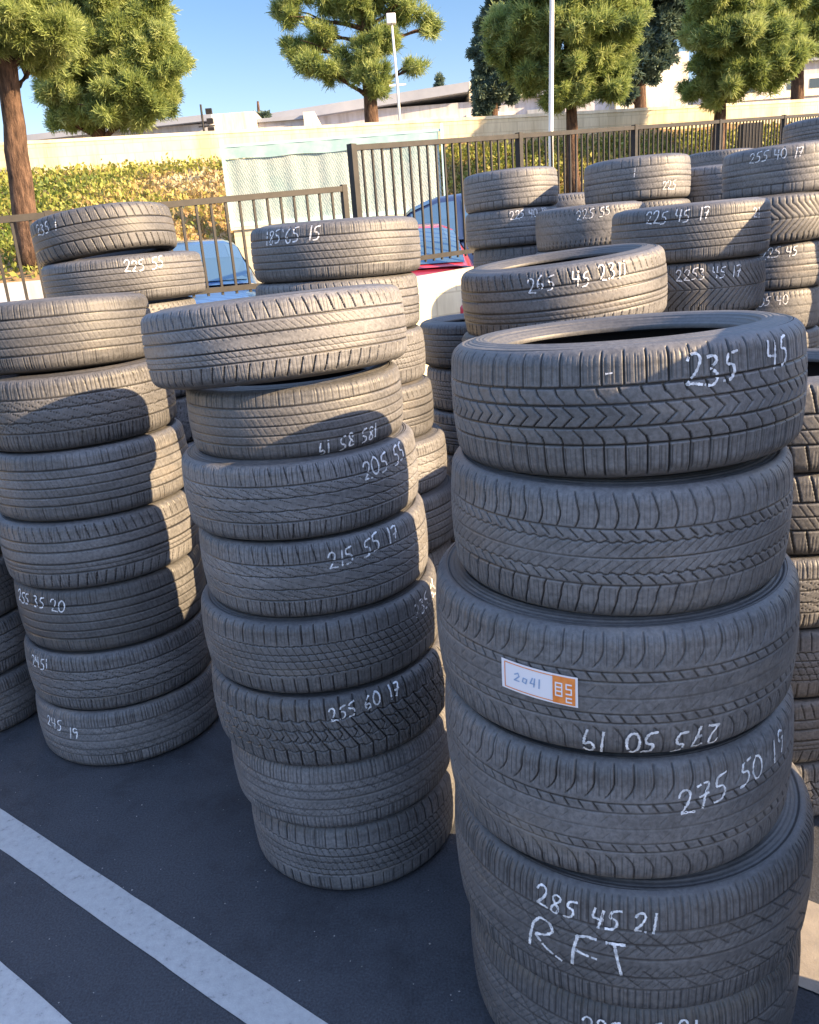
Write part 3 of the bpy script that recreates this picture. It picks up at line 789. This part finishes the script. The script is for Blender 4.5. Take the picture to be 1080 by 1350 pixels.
# ------------------------------------------------------------------ foliage helpers
def leaf_mat(name, stops, trans=.25):
    m = bpy.data.materials.new(name); m.use_nodes = True
    n = m.node_tree.nodes; l = m.node_tree.links; b = n['Principled BSDF']
    at = n.new('ShaderNodeAttribute'); at.attribute_name = 'tone'
    r = n.new('ShaderNodeValToRGB'); e = r.color_ramp.elements
    while len(e) < len(stops): e.new(.5)
    for i, (p, c) in enumerate(stops): e[i].position = p; e[i].color = (*c, 1)
    l.new(at.outputs['Fac'], r.inputs[0]); l.new(r.outputs[0], b.inputs['Base Color'])
    b.inputs['Roughness'].default_value = .6; b.inputs['Specular IOR Level'].default_value = .3
    tr = n.new('ShaderNodeBsdfTranslucent'); l.new(r.outputs[0], tr.inputs[0])
    mxs = n.new('ShaderNodeMixShader'); mxs.inputs[0].default_value = trans
    l.new(b.outputs[0], mxs.inputs[1]); l.new(tr.outputs[0], mxs.inputs[2]); l.new(mxs.outputs[0], n['Material Output'].inputs[0])
    return m
M['pine'] = leaf_mat('pine needles', [(0, (.08, .13, .06)), (.45, (.28, .35, .10)), (1, (.46, .51, .22))], .42)
M['dark_leaf'] = leaf_mat('dark leaves', [(0, (.06, .10, .09)), (.5, (.10, .15, .11)), (1, (.16, .20, .12))])
M['ivy'] = leaf_mat('bank ivy', [(0, (.09, .14, .03)), (.3, (.25, .28, .06)), (.5, (.36, .31, .10)), (.68, (.36, .24, .12)), (.85, (.42, .38, .20)), (1, (.54, .50, .34))], .25)
def bark(name, c0, c1, c2):
    m = mat(name, c0, .95, .2); n, l, b = nodes(m)
    tc = n.new('ShaderNodeTexCoord'); mp = n.new('ShaderNodeMapping'); mp.inputs['Scale'].default_value = (9, 9, 2.2); l.new(tc.outputs['Object'], mp.inputs[0])
    t = noise(m, 2.2, 6, .7, vec=mp.outputs[0]); r = ramp(m, t.outputs[0], [(.32, c0), (.5, c1), (.7, c2)]); l.new(r.outputs[0], b.inputs['Base Color'])
    bump(m, t.outputs[0], 1.0, .05); return m
M['bark'] = bark('pine bark', (.030, .020, .016), (.10, .062, .044), (.20, .125, .085))

def tufts(centres, dirs, nb, length, width, spread, tone, rg):
    """many thin needle-like blades round every tuft centre"""
    n = len(centres); c = np.repeat(centres, nb, 0); d0 = np.repeat(dirs, nb, 0); tn = np.repeat(tone, nb)
    d = d0 + rg.normal(0, spread, (n*nb, 3)); d /= np.linalg.norm(d, axis=1)[:, None]
    L = length*rg.uniform(.6, 1.2, (n*nb, 1)); r = rg.normal(0, 1, (n*nb, 3)); s = np.cross(d, r); s /= np.linalg.norm(s, axis=1)[:, None]
    c = c + rg.normal(0, length*.22, (n*nb, 3))
    V = np.empty((n*nb, 4, 3)); V[:, 0] = c - s*width*.5; V[:, 1] = c + s*width*.5; V[:, 2] = c + d*L + s*width*.22; V[:, 3] = c + d*L - s*width*.22
    F = np.arange(n*nb*4).reshape(-1, 4)
    tn = np.clip(tn + rg.normal(0, .10, n*nb), 0, 1)
    return V.reshape(-1, 3), F, np.repeat(tn, 4)
def pine(name, label, base, trunk, lobes, density, nb, length, width, seed, m='pine', group='trees along the bank', trunk_r=.2, spread=.55, limb_r=.05, gap=1.0):
    """trunk: list of world points; lobes: (x, y, z, rx, ry, rz) world ellipsoids of foliage"""
    rg = np.random.default_rng(seed); rs = random.Random(seed)
    t = thing(name, label, 'tree', base, group=group); b0 = Vector(base)
    mb = MB(); n = len(trunk)
    pts = []; rad = []
    for i in range(n-1):
        for k in range(4):
            f = k/4; p = Vector(trunk[i])*(1-f)+Vector(trunk[i+1])*f
            pts.append(p-b0 + Vector((rs.uniform(-.02, .02), rs.uniform(-.02, .02), 0))); q = (i+f)/(n-1)
            rad.append(trunk_r*(1-.62*q)*(1.28 if i == 0 and k == 0 else 1)*rs.uniform(.95, 1.05))
    pts.append(Vector(trunk[-1])-b0); rad.append(trunk_r*.36)
    mb.tube(pts, rad, 14)
    for (x, y, z_, rx, ry, rz) in lobes:
        c = Vector((x, y, z_))-b0
        tz = max(.15, min(.95, (c.z - rs.uniform(.2, .5)*max(.6, (c-Vector((0, 0, c.z))).length*.5) - pts[0].z)/max(.1, (pts[-1].z-pts[0].z))))
        k = int(tz*(len(pts)-1)); a = pts[k]
        mid = (a+c)/2 + Vector((rs.uniform(-.1, .1), rs.uniform(-.1, .1), rs.uniform(-.05, .2)))
        mb.tube([a, (a+mid)/2+Vector((0, 0, .04)), mid, c], [limb_r*1.2, limb_r, limb_r*.7, limb_r*.3], 7)
        for q in range(3):
            e = c + Vector((rs.uniform(-.8, .8)*rx, rs.uniform(-.8, .8)*ry, rs.uniform(-.6, .7)*rz))
            mb.tube([mid, (mid+e)/2+Vector((0, 0, .05)), e], [limb_r*.5, limb_r*.38, limb_r*.15], 5)
    mb.build('trunk', M['bark'], t, True)
    CC = []; DD = []; TT = []
    for (x, y, z_, rx, ry, rz) in lobes:
        # a lobe is a cluster of separate foliage pads with gaps between them
        npad = max(8, int(22*(rx*rz)**.5/.6)); area = rx*rz
        pc = rg.normal(0, 1, (npad, 3)); pc /= np.linalg.norm(pc, axis=1)[:, None]; pc *= rg.uniform(.45, 1.0, (npad, 1))
        pr = rg.uniform(.13, .34, npad)*gap; pst = rg.uniform(.6, 1.7, (npad, 3)); pt = rg.uniform(-.28, .28, npad)
        nn = int(density*area*4); j = rg.integers(0, npad, nn)
        p = rg.normal(0, 1, (nn, 3)); p /= np.linalg.norm(p, axis=1)[:, None]
        q = pc[j] + p*(pr[j][:, None])*rg.uniform(.2, 1.15, (nn, 1))**.6*pst[j]*np.array([1, 1, .7])
        CC.append(q*np.array([rx, ry, rz]) + np.array([x, y, z_]) - np.array(base))
        d = p*.45 + pc[j]*.5 + np.array([0, 0, .35]) + rg.normal(0, .45, (nn, 3)); DD.append(d/np.linalg.norm(d, axis=1)[:, None])
        TT.append(np.clip(.5 + pt[j] + rg.uniform(-.22, .22, nn), 0, 1))
    V, F, T = tufts(np.concatenate(CC), np.concatenate(DD), nb, length, width, spread, np.concatenate(TT), rg)
    me = np_mesh('crown', V, F, False, {'tone': T}); link('crown', me, M[m], t)
    return t

# big near pine at the left
pine('pine_tree', 'big near pine with a thick reddish trunk at the left edge', (-5.19, 12.6, 2.1),
     [(-5.19, 12.6, 2.0), (-5.13, 12.6, 3.2), (-4.99, 12.6, 4.5), (-4.85, 12.6, 6.0), (-4.75, 12.6, 7.6)],
     [(-5.45, 12.3, 4.85, .55, .6, .38), (-4.75, 12.9, 4.75, .35, .5, .25), (-5.0, 12.1, 5.35, .75, .6, .45), (-5.4, 12.4, 5.4, .75, .8, .5), (-4.9, 12.1, 5.8, .95, .8, .7), (-4.35, 12.5, 5.0, .55, .7, .42), (-4.75, 12.0, 4.95, .40, .4, .25), (-4.0, 12.4, 5.95, .7, .8, .6), (-5.7, 12.6, 6.2, .8, .9, .7), (-4.4, 12.4, 6.8, 1.0, 1.0, .8), (-5.4, 12.4, 7.2, 1.0, 1.0, .9), (-4.8, 12.6, 8.1, .8, .8, .7)],
     760, 40, .13, .012, 3, trunk_r=.185, limb_r=.05)
pine('pine_tree', 'rounded bright pine with low branches just right of the big left trunk', (-7.5, 24.2, 4.3),
     [(-7.5, 24.2, 4.2), (-7.5, 24.2, 5.6), (-7.3, 24.2, 7.4), (-7.0, 24.2, 9.5)],
     [(-8.2, 24.0, 6.6, .6, .8, .55), (-8.0, 24.0, 7.5, .7, .8, .6), (-8.3, 24.0, 5.85, .35, .5, .3), (-7.6, 24.0, 6.05, .75, .9, .55), (-6.8, 23.8, 6.25, 1.0, 1.0, .75), (-5.95, 24.0, 6.05, .65, .9, .65), (-5.85, 24.0, 7.1, .85, 1.0, .85), (-6.9, 23.8, 7.3, 1.2, 1.1, 1.0), (-6.1, 24, 8.2, 1.0, 1.0, .9), (-7.3, 24, 8.6, 1.3, 1.2, 1.0), (-6.6, 24.2, 9.6, 1.2, 1.2, .9), (-5.55, 24.0, 7.75, .5, .7, .5)],
     480, 44, .20, .022, 4, trunk_r=.22, limb_r=.07)
pine('pine_tree', 'open thin pine standing alone in the sky at the centre', (-.25, 26, 4.3),
     [(-.25, 26, 4.2), (-.22, 26, 5.6), (-.2, 26, 7.4), (-.1, 26, 9.0), (0, 26, 10.6)],
     [(-2.1, 26, 8.9, .45, .5, .35), (-2.3, 25.9, 8.3, .38, .5, .28), (-2.25, 26, 7.4, .40, .5, .30), (-1.75, 25.8, 7.0, .5, .6, .38), (-1.3, 25.8, 6.75, .45, .5, .30), (-1.55, 26, 7.7, .5, .6, .35), (-1.2, 26, 8.5, .4, .5, .3),
      (-.55, 25.7, 7.1, .45, .5, .40), (-.1, 25.6, 6.45, .45, .5, .45), (.15, 25.8, 7.4, .5, .6, .5), (-.25, 26, 8.3, .6, .7, .5), (.35, 26, 8.9, .6, .7, .5), (-.7, 26, 9.3, .6, .6, .45),
      (.95, 26, 8.25, .45, .5, .35), (1.35, 26, 8.85, .45, .5, .35), (1.62, 26, 7.75, .24, .3, .28), (1.15, 26, 6.75, .22, .3, .24), (.2, 26, 10.0, .7, .8, .5), (-1.6, 26, 9.7, .6, .6, .4)],
     165, 42, .22, .020, 5, trunk_r=.24, limb_r=.06)
pine('pine_tree', 'full rounded pine right behind the white lamp pole', (3.86, 18, 2.9),
     [(3.86, 18, 2.7), (3.84, 18, 4.2), (3.8, 18, 5.6), (3.8, 18, 6.5)],
     [(2.85, 18, 5.3, .50, .6, .5), (3.0, 17.9, 4.85, .35, .5, .3), (3.6, 17.6, 4.75, .55, .7, .42), (4.25, 17.7, 4.75, .55, .7, .42), (4.6, 17.8, 5.3, .55, .7, .5), (3.7, 17.5, 5.5, .75, .8, .6), (4.3, 17.7, 6.0, .75, .8, .55), (3.2, 17.8, 5.9, .65, .8, .55), (3.8, 17.8, 6.3, .8, .9, .5), (2.6, 18, 5.8, .3, .4, .35)],
     560, 40, .16, .017, 6, trunk_r=.135, limb_r=.04)
pine('pine_tree', 'dense green pine with a dark trunk, second from the right edge', (7.61, 20, 3.2),
     [(7.61, 20, 3.0), (7.6, 20, 4.6), (7.6, 20, 6.2), (7.7, 20, 8.2)],
     [(7.05, 20, 4.75, .25, .4, .2), (7.0, 20, 5.85, .35, .5, .3), (7.5, 19.6, 4.85, .5, .7, .42), (8.1, 19.6, 4.95, .7, .7, .5), (8.7, 19.7, 5.35, .6, .7, .5), (7.6, 19.5, 5.6, .9, .8, .6), (8.4, 19.7, 6.2, .9, .9, .6), (7.3, 19.7, 6.4, .6, .9, .55), (7.9, 19.9, 6.9, .9, 1.0, .5)],
     520, 40, .17, .018, 7, trunk_r=.16, limb_r=.045)
pine('pine_tree', 'pine with bare lower trunk at the right edge', (10.69, 23, 4.2),
     [(10.69, 23, 4.1), (10.7, 23, 5.6), (10.8, 23, 7.0), (10.8, 23, 9)],
     [(9.9, 23, 6.35, .7, .7, .45), (10.6, 22.6, 6.1, .7, .7, .4), (11.4, 22.7, 6.2, .7, .8, .5), (10.4, 22.7, 7.0, .9, .9, .6), (11.4, 22.9, 7.2, .9, .9, .6), (10.9, 23, 7.9, 1.1, 1.0, .6)],
     480, 40, .20, .021, 8, trunk_r=.18, limb_r=.05)
def leafy(label, base, top, lobes, seed, dens=90):
    pine('broadleaf_tree', label, base, [base, (base[0], base[1], (base[2]+top)/2), (base[0]+.2, base[1], top)], lobes, dens*1.7, 40, .20, .065, seed, 'dark_leaf', 'dark trees beyond the bank', .25, .8, .08)
leafy('dark bluish tree beyond the wall, left of the lamp pole pine', (5.1, 40, 4.3), 12,
      [(4.9, 40, 8.3, .8, .8, .7), (5.6, 40, 8.6, .9, .9, .8), (5.2, 40, 9.6, 1.0, 1, .8), (5.9, 40, 10.2, 1.0, 1, .9), (5.4, 40, 11.2, .9, .9, .8), (6.3, 40, 11.6, 1.0, 1, .8), (6.4, 40, 9.2, .8, .8, .8), (4.6, 40, 7.6, .5, .5, .5)], 21)
leafy('dark leafy tree between the two right-hand pines', (9.3, 32, 4.3), 11,
      [(9.0, 32, 7.4, .6, .6, .6), (9.7, 32, 7.7, .7, .7, .7), (9.1, 32, 8.6, .9, .8, .7), (10.1, 32, 9.0, .9, .8, .8), (9.4, 32, 9.8, 1.1, 1, .7), (10.8, 32, 9.6, .9, .8, .8), (11.2, 32, 8.4, .45, .5, .5), (8.7, 32, 6.7, .35, .4, .5)], 22)
leafy('dark leafy tree behind the green pine at the top right', (12.9, 33, 4.3), 12,
      [(12.2, 33, 9.4, 1.0, 1, .9), (13.2, 33, 9.0, 1.0, 1, .9), (14.4, 33, 9.3, 1.1, 1, 1.0), (15.5, 33, 8.6, 1.0, 1, .9), (12.8, 33, 10.4, 1.2, 1, .8), (14.3, 33, 10.6, 1.3, 1, .9), (16, 33, 10, 1.3, 1, 1)], 23)
pine('conifer_tree', 'tiny pointed conifer on the skyline behind the long building', (5.2, 75, 8), [(5.2, 75, 8), (5.2, 75, 12), (5.2, 75, 15.2)],
     [(5.2, 75, 14.2, .35, .4, .5), (5.2, 75, 14.8, .25, .3, .4), (5.2, 75, 15.2, .14, .15, .3)], 160, 24, .3, .10, 25, 'dark_leaf', 'small trees on the skyline', .2, .7)
pine('conifer_tree', 'two-lobed dark tree on the skyline by the cream building', (-8.0, 60, 8), [(-8.0, 60, 8), (-8, 60, 10), (-7.9, 60, 12.0)],
     [(-8.3, 60, 11.0, .3, .3, .25), (-7.5, 60, 11.1, .25, .3, .22)], 90, 20, .25, .12, 26, 'dark_leaf', 'small trees on the skyline', .2, .7)

# ivy and dry cover on the bank
def ivy():
    rg = np.random.default_rng(5); n = 120000
    x = rg.uniform(-13, 16, n); 
    f = np.interp(x, FX, FY); wy = 20+.15*x
    t = rg.uniform(0.02, 1.04, n)**.9; y = f + (wy-f)*t
    z_ = 1.75 + 2.11*t + np.abs(rg.normal(.04, .07, n))
    c = np.stack([x, y, z_], 1)
    d = rg.normal(0, 1, (n, 3)) + np.array([0, -.5, .8]); d /= np.linalg.norm(d, axis=1)[:, None]
    r = rg.normal(0, 1, (n, 3)); s = np.cross(d, r); s /= np.linalg.norm(s, axis=1)[:, None]
    L = rg.uniform(.05, .13, (n, 1)); W = L*rg.uniform(.35, .7, (n, 1))
    V = np.empty((n, 4, 3)); V[:, 0] = c; V[:, 1] = c + d*L*.5 + s*W*.5; V[:, 2] = c + d*L; V[:, 3] = c + d*L*.5 - s*W*.5
    g = lambda a, b, ph: np.sin(x*a+ph)*np.cos(y*b+ph*2)
    zone = np.clip((x+6.2)/2.2, 0, 1)*np.clip((2.5-x)/1.5, 0, 1)      # green at left, dry and rusty to the right
    upper = np.clip((t-.55)/.12, 0, 1)*np.clip((.86-t)/.08, 0, 1)     # pale band near the top
    tone = .17 + .42*zone*np.clip(1-upper, 0, 1) + .62*upper*zone + .10*g(1.3, 1.7, .4) + .07*g(3.1, 2.3, 1.9) + rg.normal(0, .15, n)
    tone = np.where(t > .88, .34 + rg.normal(0, .10, n), tone)
    tone = np.where(x > 2.5, np.where(t > .62, .30, .47) + rg.normal(0, .12, n) + .1*g(.9, 1.1, .2), tone)
    me = np_mesh('ivy', V.reshape(-1, 3), np.arange(n*4).reshape(-1, 4), False, {'tone': np.repeat(np.clip(tone, 0, 1), 4)})
    o = link('ivy_cover', me, M['ivy']); tag(o, 'yellow green and rusty ivy covering the bank below the cream wall', 'ground cover', kind='stuff')
ivy()

# ------------------------------------------------------------------ poles
t = thing('lamp_pole', 'tall white lamp pole in front of the full rounded pine', 'pole', (2.85, 15, .65))
MB().tube([(0, 0, 0), (0.0, 0, 2.7), (.07, 0, 5.0), (.10, 0, 8.5)], [.046, .041, .036, .030], 14).build('shaft', M['pole'], t, True)
MB().tube([(0, 0, 0), (0, 0, .5)], [.16, .15], 16).build('base', M['white_wall'], t, True)
MB().box(-.25, .35, -.12, .12, 8.5, 8.62).build('lamp_head', M['pole'], t)
t = thing('lamp_pole', 'thin far lamp pole with a square floodlight beside the lone centre pine', 'pole', (.55, 24, 4.0))
MB().tube([(0, 0, 0), (-.01, 0, 2.0), (-.04, 0, 3.46)], [.045, .034, .028], 10).build('shaft', M['pole'], t, True)
MB().box(-.17, .07, -.09, .09, 3.42, 3.66).build('lamp_head', M['pole'], t, bevel=.02)
MB().bar((-.22, 0, 2.0), (.22, 0, 2.0), .04).build('cross_arm', M['pole'], t)
t = thing('utility_mast', 'grey rooftop mast with boxes by the cream building at left', 'mast', (-8.8, 45, 4.3))
MB().tube([(0, 0, 0), (.04, 0, 5.2)], [.07, .05], 8).build('shaft', M['black_steel'], t)
for k, zz in enumerate((3.9, 4.3, 4.75)): MB().box(.25, .55, -.1, .1, zz, zz+.24).build('box', M['black_steel'], t)
MB().bar((-.2, 0, 4.2), (.6, 0, 4.2), .06).bar((0, 0, 3.8), (.5, 0, 3.8), .06).build('cross_arm', M['black_steel'], t)
t = thing('sign_post', 'dark narrow cabinet on a post behind the fence at the right', 'post', (6.9, 16.6, .65))
MB().bar((0, 0, 0), (0, 0, 2.7), .08).build('shaft', M['pole'], t)
MB().box(-.20, .16, -.12, .12, 2.2, 2.95).build('cabinet', M['black_steel'], t, bevel=.01)

# ------------------------------------------------------------------ buildings beyond
M['b_lilac'] = noisy('pale lilac grey wall', (.42, .41, .45), (.49, .48, .51), .4, .9, .1)
M['b_roof'] = noisy('grey blue roof edge', (.24, .26, .31), (.30, .32, .37), .5, .8, .1)
M['b_cream'] = noisy('cream building wall', (.78, .71, .58), (.82, .76, .64), .5, .9, .1)
for k in ('b_lilac', 'b_cream', 'block', 'white_wall', 'cream'): stained(M[k])
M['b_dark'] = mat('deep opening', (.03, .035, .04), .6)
M['b_glass'] = mat('window glass', (.05, .07, .09), .15, .6)
def boxpart(name, m, parent, *a): return MB().box(*a).build(name, m, parent)
t = thing('warehouse', 'long low warehouse with a grey sloping roof edge behind the lone centre pine', 'building', (1, 62, 4.3))
MB().box(-8, 14, 0, 14, 0, 7.0).build('wall', M['b_lilac'], t)
b = MB()                                                     # fascia rising to the right
P = [(-8.4, 6.55), (5.2, 7.55), (5.2, 8.15), (-8.4, 7.15)]
for y0 in (-.6,):
    v = [b.bm.verts.new((x, y0, z_)) for x, z_ in P] + [b.bm.verts.new((x, 14.5, z_)) for x, z_ in P]
    for f in ((0, 1, 2, 3), (7, 6, 5, 4), (0, 4, 5, 1), (1, 5, 6, 2), (2, 6, 7, 3), (3, 7, 4, 0)): b.bm.faces.new([v[i] for i in f])
b.build('roof', M['b_roof'], t)
boxpart('parapet', M['b_cream'], t, 5.25, 9.6, -.3, 12, 7.0, 8.2)
boxpart('roof', M['b_roof'], t, 9.65, 14.4, -.5, 14, 7.0, 7.5)
for x0, x1 in ((.4, 4.4), (5.0, 8.4), (9.2, 12.2)): boxpart('wall_panel', M['b_cream'], t, x0, x1, -.12, -.003, 5.0, 6.2)
boxpart('dock_opening', M['b_dark'], t, -6.4, .2, -.06, -.004, 3.6, 5.0); boxpart('dock_opening', M['b_dark'], t, .6, 9.6, -.06, -.004, 3.4, 4.85)
for x, ww in ((6.2, .9), (8.0, .6)): boxpart('rooftop_unit', M['b_lilac'], t, x, x+ww, 2, 3, 8.205, 8.7)
for x in (5.4, 6.6, 7.8, 9.6, 10.6): boxpart('window', M['b_glass'], t, x, x+.55, -.16, -.125, 5.35, 5.8)
for x in (1.6, 5.4, 8.9): boxpart('pillar', M['b_cream'], t, x, x+.35, -.9, -.55, 0, 5.6)
boxpart('canopy', M['b_lilac'], t, -7.6, .3, -1.6, -.15, 5.15, 5.7)
t = thing('office_building', 'flat cream building with a grey recessed middle left of the warehouse', 'building', (-6.7, 52, 4.3))
boxpart('wall', M['b_cream'], t, -2.9, -.4, 0, 8, 0, 5.85); boxpart('recess', M['b_lilac'], t, -.39, 2.35, .6, 8, 0, 5.3); boxpart('end_wall', M['b_cream'], t, 2.36, 3.0, 0, 8, 0, 5.6)
boxpart('window_band', M['b_glass'], t, -.2, 2.2, .52, .597, 4.0, 4.6); boxpart('recess_roof', M['b_roof'], t, -.38, 2.34, .4, 8, 5.305, 5.5)
t = thing('shed_building', 'low grey blue building with a dark roofline at the far left', 'building', (-13, 56, 4.3))
boxpart('wall', M['b_lilac'], t, -9, 2.7, 0, 8, 0, 6.0)
b = MB(); P = [(-9.3, 5.7), (2.9, 6.1), (2.9, 6.45), (-9.3, 6.05)]
v = [b.bm.verts.new((x, -.5, z_)) for x, z_ in P] + [b.bm.verts.new((x, 8.3, z_)) for x, z_ in P]
for f in ((0, 1, 2, 3), (7, 6, 5, 4), (0, 4, 5, 1), (1, 5, 6, 2), (2, 6, 7, 3), (3, 7, 4, 0)): b.bm.faces.new([v[i] for i in f])
b.build('roof', M['b_roof'], t)
t = thing('stepped_building', 'cream stepped building seen through the gap between the right-hand pines', 'building', (19, 60, 4.3))
boxpart('wall', M['b_cream'], t, -3.2, 1.6, 0, 8, 0, 8.7); boxpart('upper_wall', M['b_cream'], t, -2.4, 0.2, 1, 8, 8.702, 10.0); boxpart('wing', M['b_lilac'], t, -6.5, -3.21, .5, 8, 0, 7.2); boxpart('wing_roof', M['b_roof'], t, -6.6, -3.22, .3, 8, 7.205, 7.5)
t = thing('flat_building', 'wide pale building at the right edge behind the trunk', 'building', (30, 64, 4.3))
boxpart('wall', M['b_lilac'], t, -5, 9, 0, 9, 0, 8.2); boxpart('roof', M['b_roof'], t, -5.2, 9.2, -.4, 9, 8.205, 8.8); boxpart('wall_panel', M['b_cream'], t, -4.9, 2.0, -.1, -.003, 6.0, 7.4)
for x in (-4.2, -2.6, -1.0, .6): boxpart('window', M['b_glass'], t, x, x+.9, -.14, -.103, 6.5, 7.1)

# ------------------------------------------------------------------ parked cars in the next lot
M['glass'] = mat('car window glass', (.09, .17, .24), .08, .9, .5)  # blue of the reflected sky partly put into the base colour
def paint(name, c):
    m = mat(name, c, .28, .6); b = m.node_tree.nodes['Principled BSDF']; b.inputs['Coat Weight'].default_value = .7; b.inputs['Coat Roughness'].default_value = .08; return m
M['p_red'] = paint('red car paint', (.42, .03, .05)); M['p_blue'] = paint('blue car paint', (.025, .075, .19)); M['p_navy'] = paint('dark blue car paint', (.015, .03, .09))
M['lamp'] = mat('lamp lens', (.7, .7, .72), .15, .7); M['tail'] = mat('tail lamp lens', (.35, .02, .02), .2, .6)
M['car_tyre'] = noisy('car tyre rubber', (.02, .02, .02), (.04, .04, .04), 20, .8, 0)
def car(label, loc, rz, pm, hs=1.0):
    """front faces local -Y"""
    t = thing('parked_car', label, 'car', loc, (0, 0, R_(rz)), (1, 1, hs), 'cars parked beyond the fence')
    st = [(-2.15, .62, .30, .62), (-2.05, .78, .22, .74), (-1.6, .87, .20, .86), (-.9, .89, .20, .96), (0, .90, .20, .97), (1.0, .90, .20, .98), (1.7, .88, .22, 1.0), (2.05, .80, .28, .98), (2.15, .70, .36, .86)]
    b = MB(); rings = []
    for y, hw, zb, ztp in st:
        r = []
        for a in range(20):
            th = TAU*a/20; cx, sy = math.cos(th), math.sin(th)
            e = .42
            r.append(b.bm.verts.new((hw*math.copysign(abs(cx)**e, cx), y, (zb+ztp)/2 + (ztp-zb)/2*math.copysign(abs(sy)**e, sy))))
        rings.append(r)
    for p, q in zip(rings, rings[1:]):
        for k in range(20): b.bm.faces.new((p[k], p[(k+1) % 20], q[(k+1) % 20], q[k]))
    b.bm.faces.new(rings[0]); b.bm.faces.new(rings[-1]); b.build('body', pm, t, True)
    # greenhouse: arched cross-sections
    def sec(y, wb, wt, zb, zt):
        return [(-wb, y, zb), (-(wb*.55+wt*.45), y, zb+(zt-zb)*.45), (-wt, y, zb+(zt-zb)*.88), (-wt*.8, y, zb+(zt-zb)*.98), (0, y, zt), (wt*.8, y, zb+(zt-zb)*.98), (wt, y, zb+(zt-zb)*.88), (wb*.55+wt*.45, y, zb+(zt-zb)*.45), (wb, y, zb)]
    S = [sec(-1.02, .80, .70, .93, .96), sec(-.62, .82, .68, .94, 1.22), sec(-.22, .82, .64, .94, 1.40), (sec(.3, .82, .63, .94, 1.45)), sec(.9, .82, .62, .95, 1.42), sec(1.3, .80, .62, .96, 1.30), sec(1.75, .76, .62, .98, 1.02)]
    b = MB(); rg_ = [[b.bm.verts.new(p) for p in s] for s in S]
    for p, q in zip(rg_, rg_[1:]):
        for k in range(8): b.bm.faces.new((p[k], p[k+1], q[k+1], q[k]))
    b.build('roof', pm, t, True)
    def win(name, quads, off):
        b = MB()
        for q in quads:
            c = sum((Vector(p) for p in q), Vector())/4; n = (Vector(q[1])-Vector(q[0])).cross(Vector(q[3])-Vector(q[0])).normalized()
            if n.dot(c-Vector((0, .3, .9))) < 0: n = -n
            b.poly([Vector(p)+n*off for p in q])
        return b.build(name, M['glass'], t)
    L = lambda a, bb, f: tuple(Vector(a).lerp(Vector(bb), f))
    def inset(i, ks, f0, f1):
        out = []
        for k in ks:
            a, d = L(S[i][k], S[i+1][k], f0), L(S[i][k], S[i+1][k], f1); bb, c = L(S[i][k+1], S[i+1][k+1], f0), L(S[i][k+1], S[i+1][k+1], f1)
            out.append((a, bb, c, d))
        return out
    win('windshield', inset(0, (2, 3, 4, 5), .12, 1.0)+inset(1, (2, 3, 4, 5), 0, .86), .012)
    win('rear_window', inset(4, (2, 3, 4, 5), .25, 1.0)+inset(5, (2, 3, 4, 5), 0, .7), .012)
    for ks in ((0, 1), (6, 7)):
        q = []
        for k in ks:
            for i, f0, f1 in ((1, .35, 1), (2, 0, 1), (3, 0, .42), (3, .55, 1), (4, 0, 1)):
                z0f, z1f = (.12, 1) if k in (0,) else (0, .86) if k == 1 else (.14, 1) if k == 6 else (0, .88)
                P4 = []
                for (f, zf) in ((f0, z0f), (f0, z1f), (f1, z1f), (f1, z0f)):
                    a = L(S[i][k], S[i][k+1], zf); c = L(S[i+1][k], S[i+1][k+1], zf); P4.append(L(a, c, f))
                q.append(tuple(P4))
        win('side_window', q, .010)
    for sx in (-1, 1):
        MB().box(sx*.60-.17, sx*.60+.17, -2.13, -1.98, .58, .72).build('headlight', M['lamp'], t, bevel=.02)
        MB().box(sx*.64-.14, sx*.64+.14, 2.02, 2.14, .74, .90).build('tail_light', M['tail'], t, bevel=.02)
        MB().box(sx*.93-.09, sx*.93+.09, -.86, -.74, .92, 1.04).build('mirror', pm, t, bevel=.02)
        for y in (-1.32, 1.32):
            w_ = MB().tube([(sx*.72, y, .32), (sx*.74, y, .32), (sx*.90, y, .32), (sx*.915, y, .32)], [.29, .32, .32, .29], 28).build('wheel', M['car_tyre'], t, True)
            MB().tube([(sx*.90, y, .32), (sx*.921, y, .32)], [.20, .19], 20).build('rim', M['chrome'], w_, True)
    b = MB().box(-.42, .42, -2.17, -2.12, .40, .52); b.build('grille', M['black_steel'], t)
    return t
car('red parked car with a wide windscreen reflecting blue sky behind the fence', (.10, 10.15, .65), 0, M['p_red'])
car('blue parked car behind the low fence between two tyre stacks', (-2.35, 9.6, .65), 12, M['p_blue'])
car('tall dark blue car parked behind the red car', (1.65, 13.35, .65), 90, M['p_navy'], 1.33)

# ------------------------------------------------------------------ small litter on the asphalt
def litter():
    rg = np.random.default_rng(9); n = 520
    x = rg.uniform(-1.9, 1.2, n); y = rg.uniform(1.1, 3.2, n); r = rg.uniform(.0010, .0030, n)*(1+.9*(rg.uniform(0, 1, n) > .93))
    base = np.array([(1, 0, 0), (0, 1, 0), (-1, 0, 0), (0, -1, 0), (0, 0, .8)], float)
    V = base[None]*r[:, None, None]*rg.uniform(.6, 1.3, (n, 5, 1)) + np.stack([x, y, np.full(n, .0005)], 1)[:, None, :]
    f = np.array([(0, 1, 4), (1, 2, 4), (2, 3, 4), (3, 0, 4)]); F = (f[None] + (np.arange(n)*5)[:, None, None]).reshape(-1, 3)
    me = np_mesh('grit', V.reshape(-1, 3), F, False)
    tag(link('grit', me, noisy('pale grit', (.16, .15, .13), (.35, .33, .30), 3, .9, 0)), 'tiny pale specks of grit scattered on the asphalt', 'grit', kind='stuff')
litter()
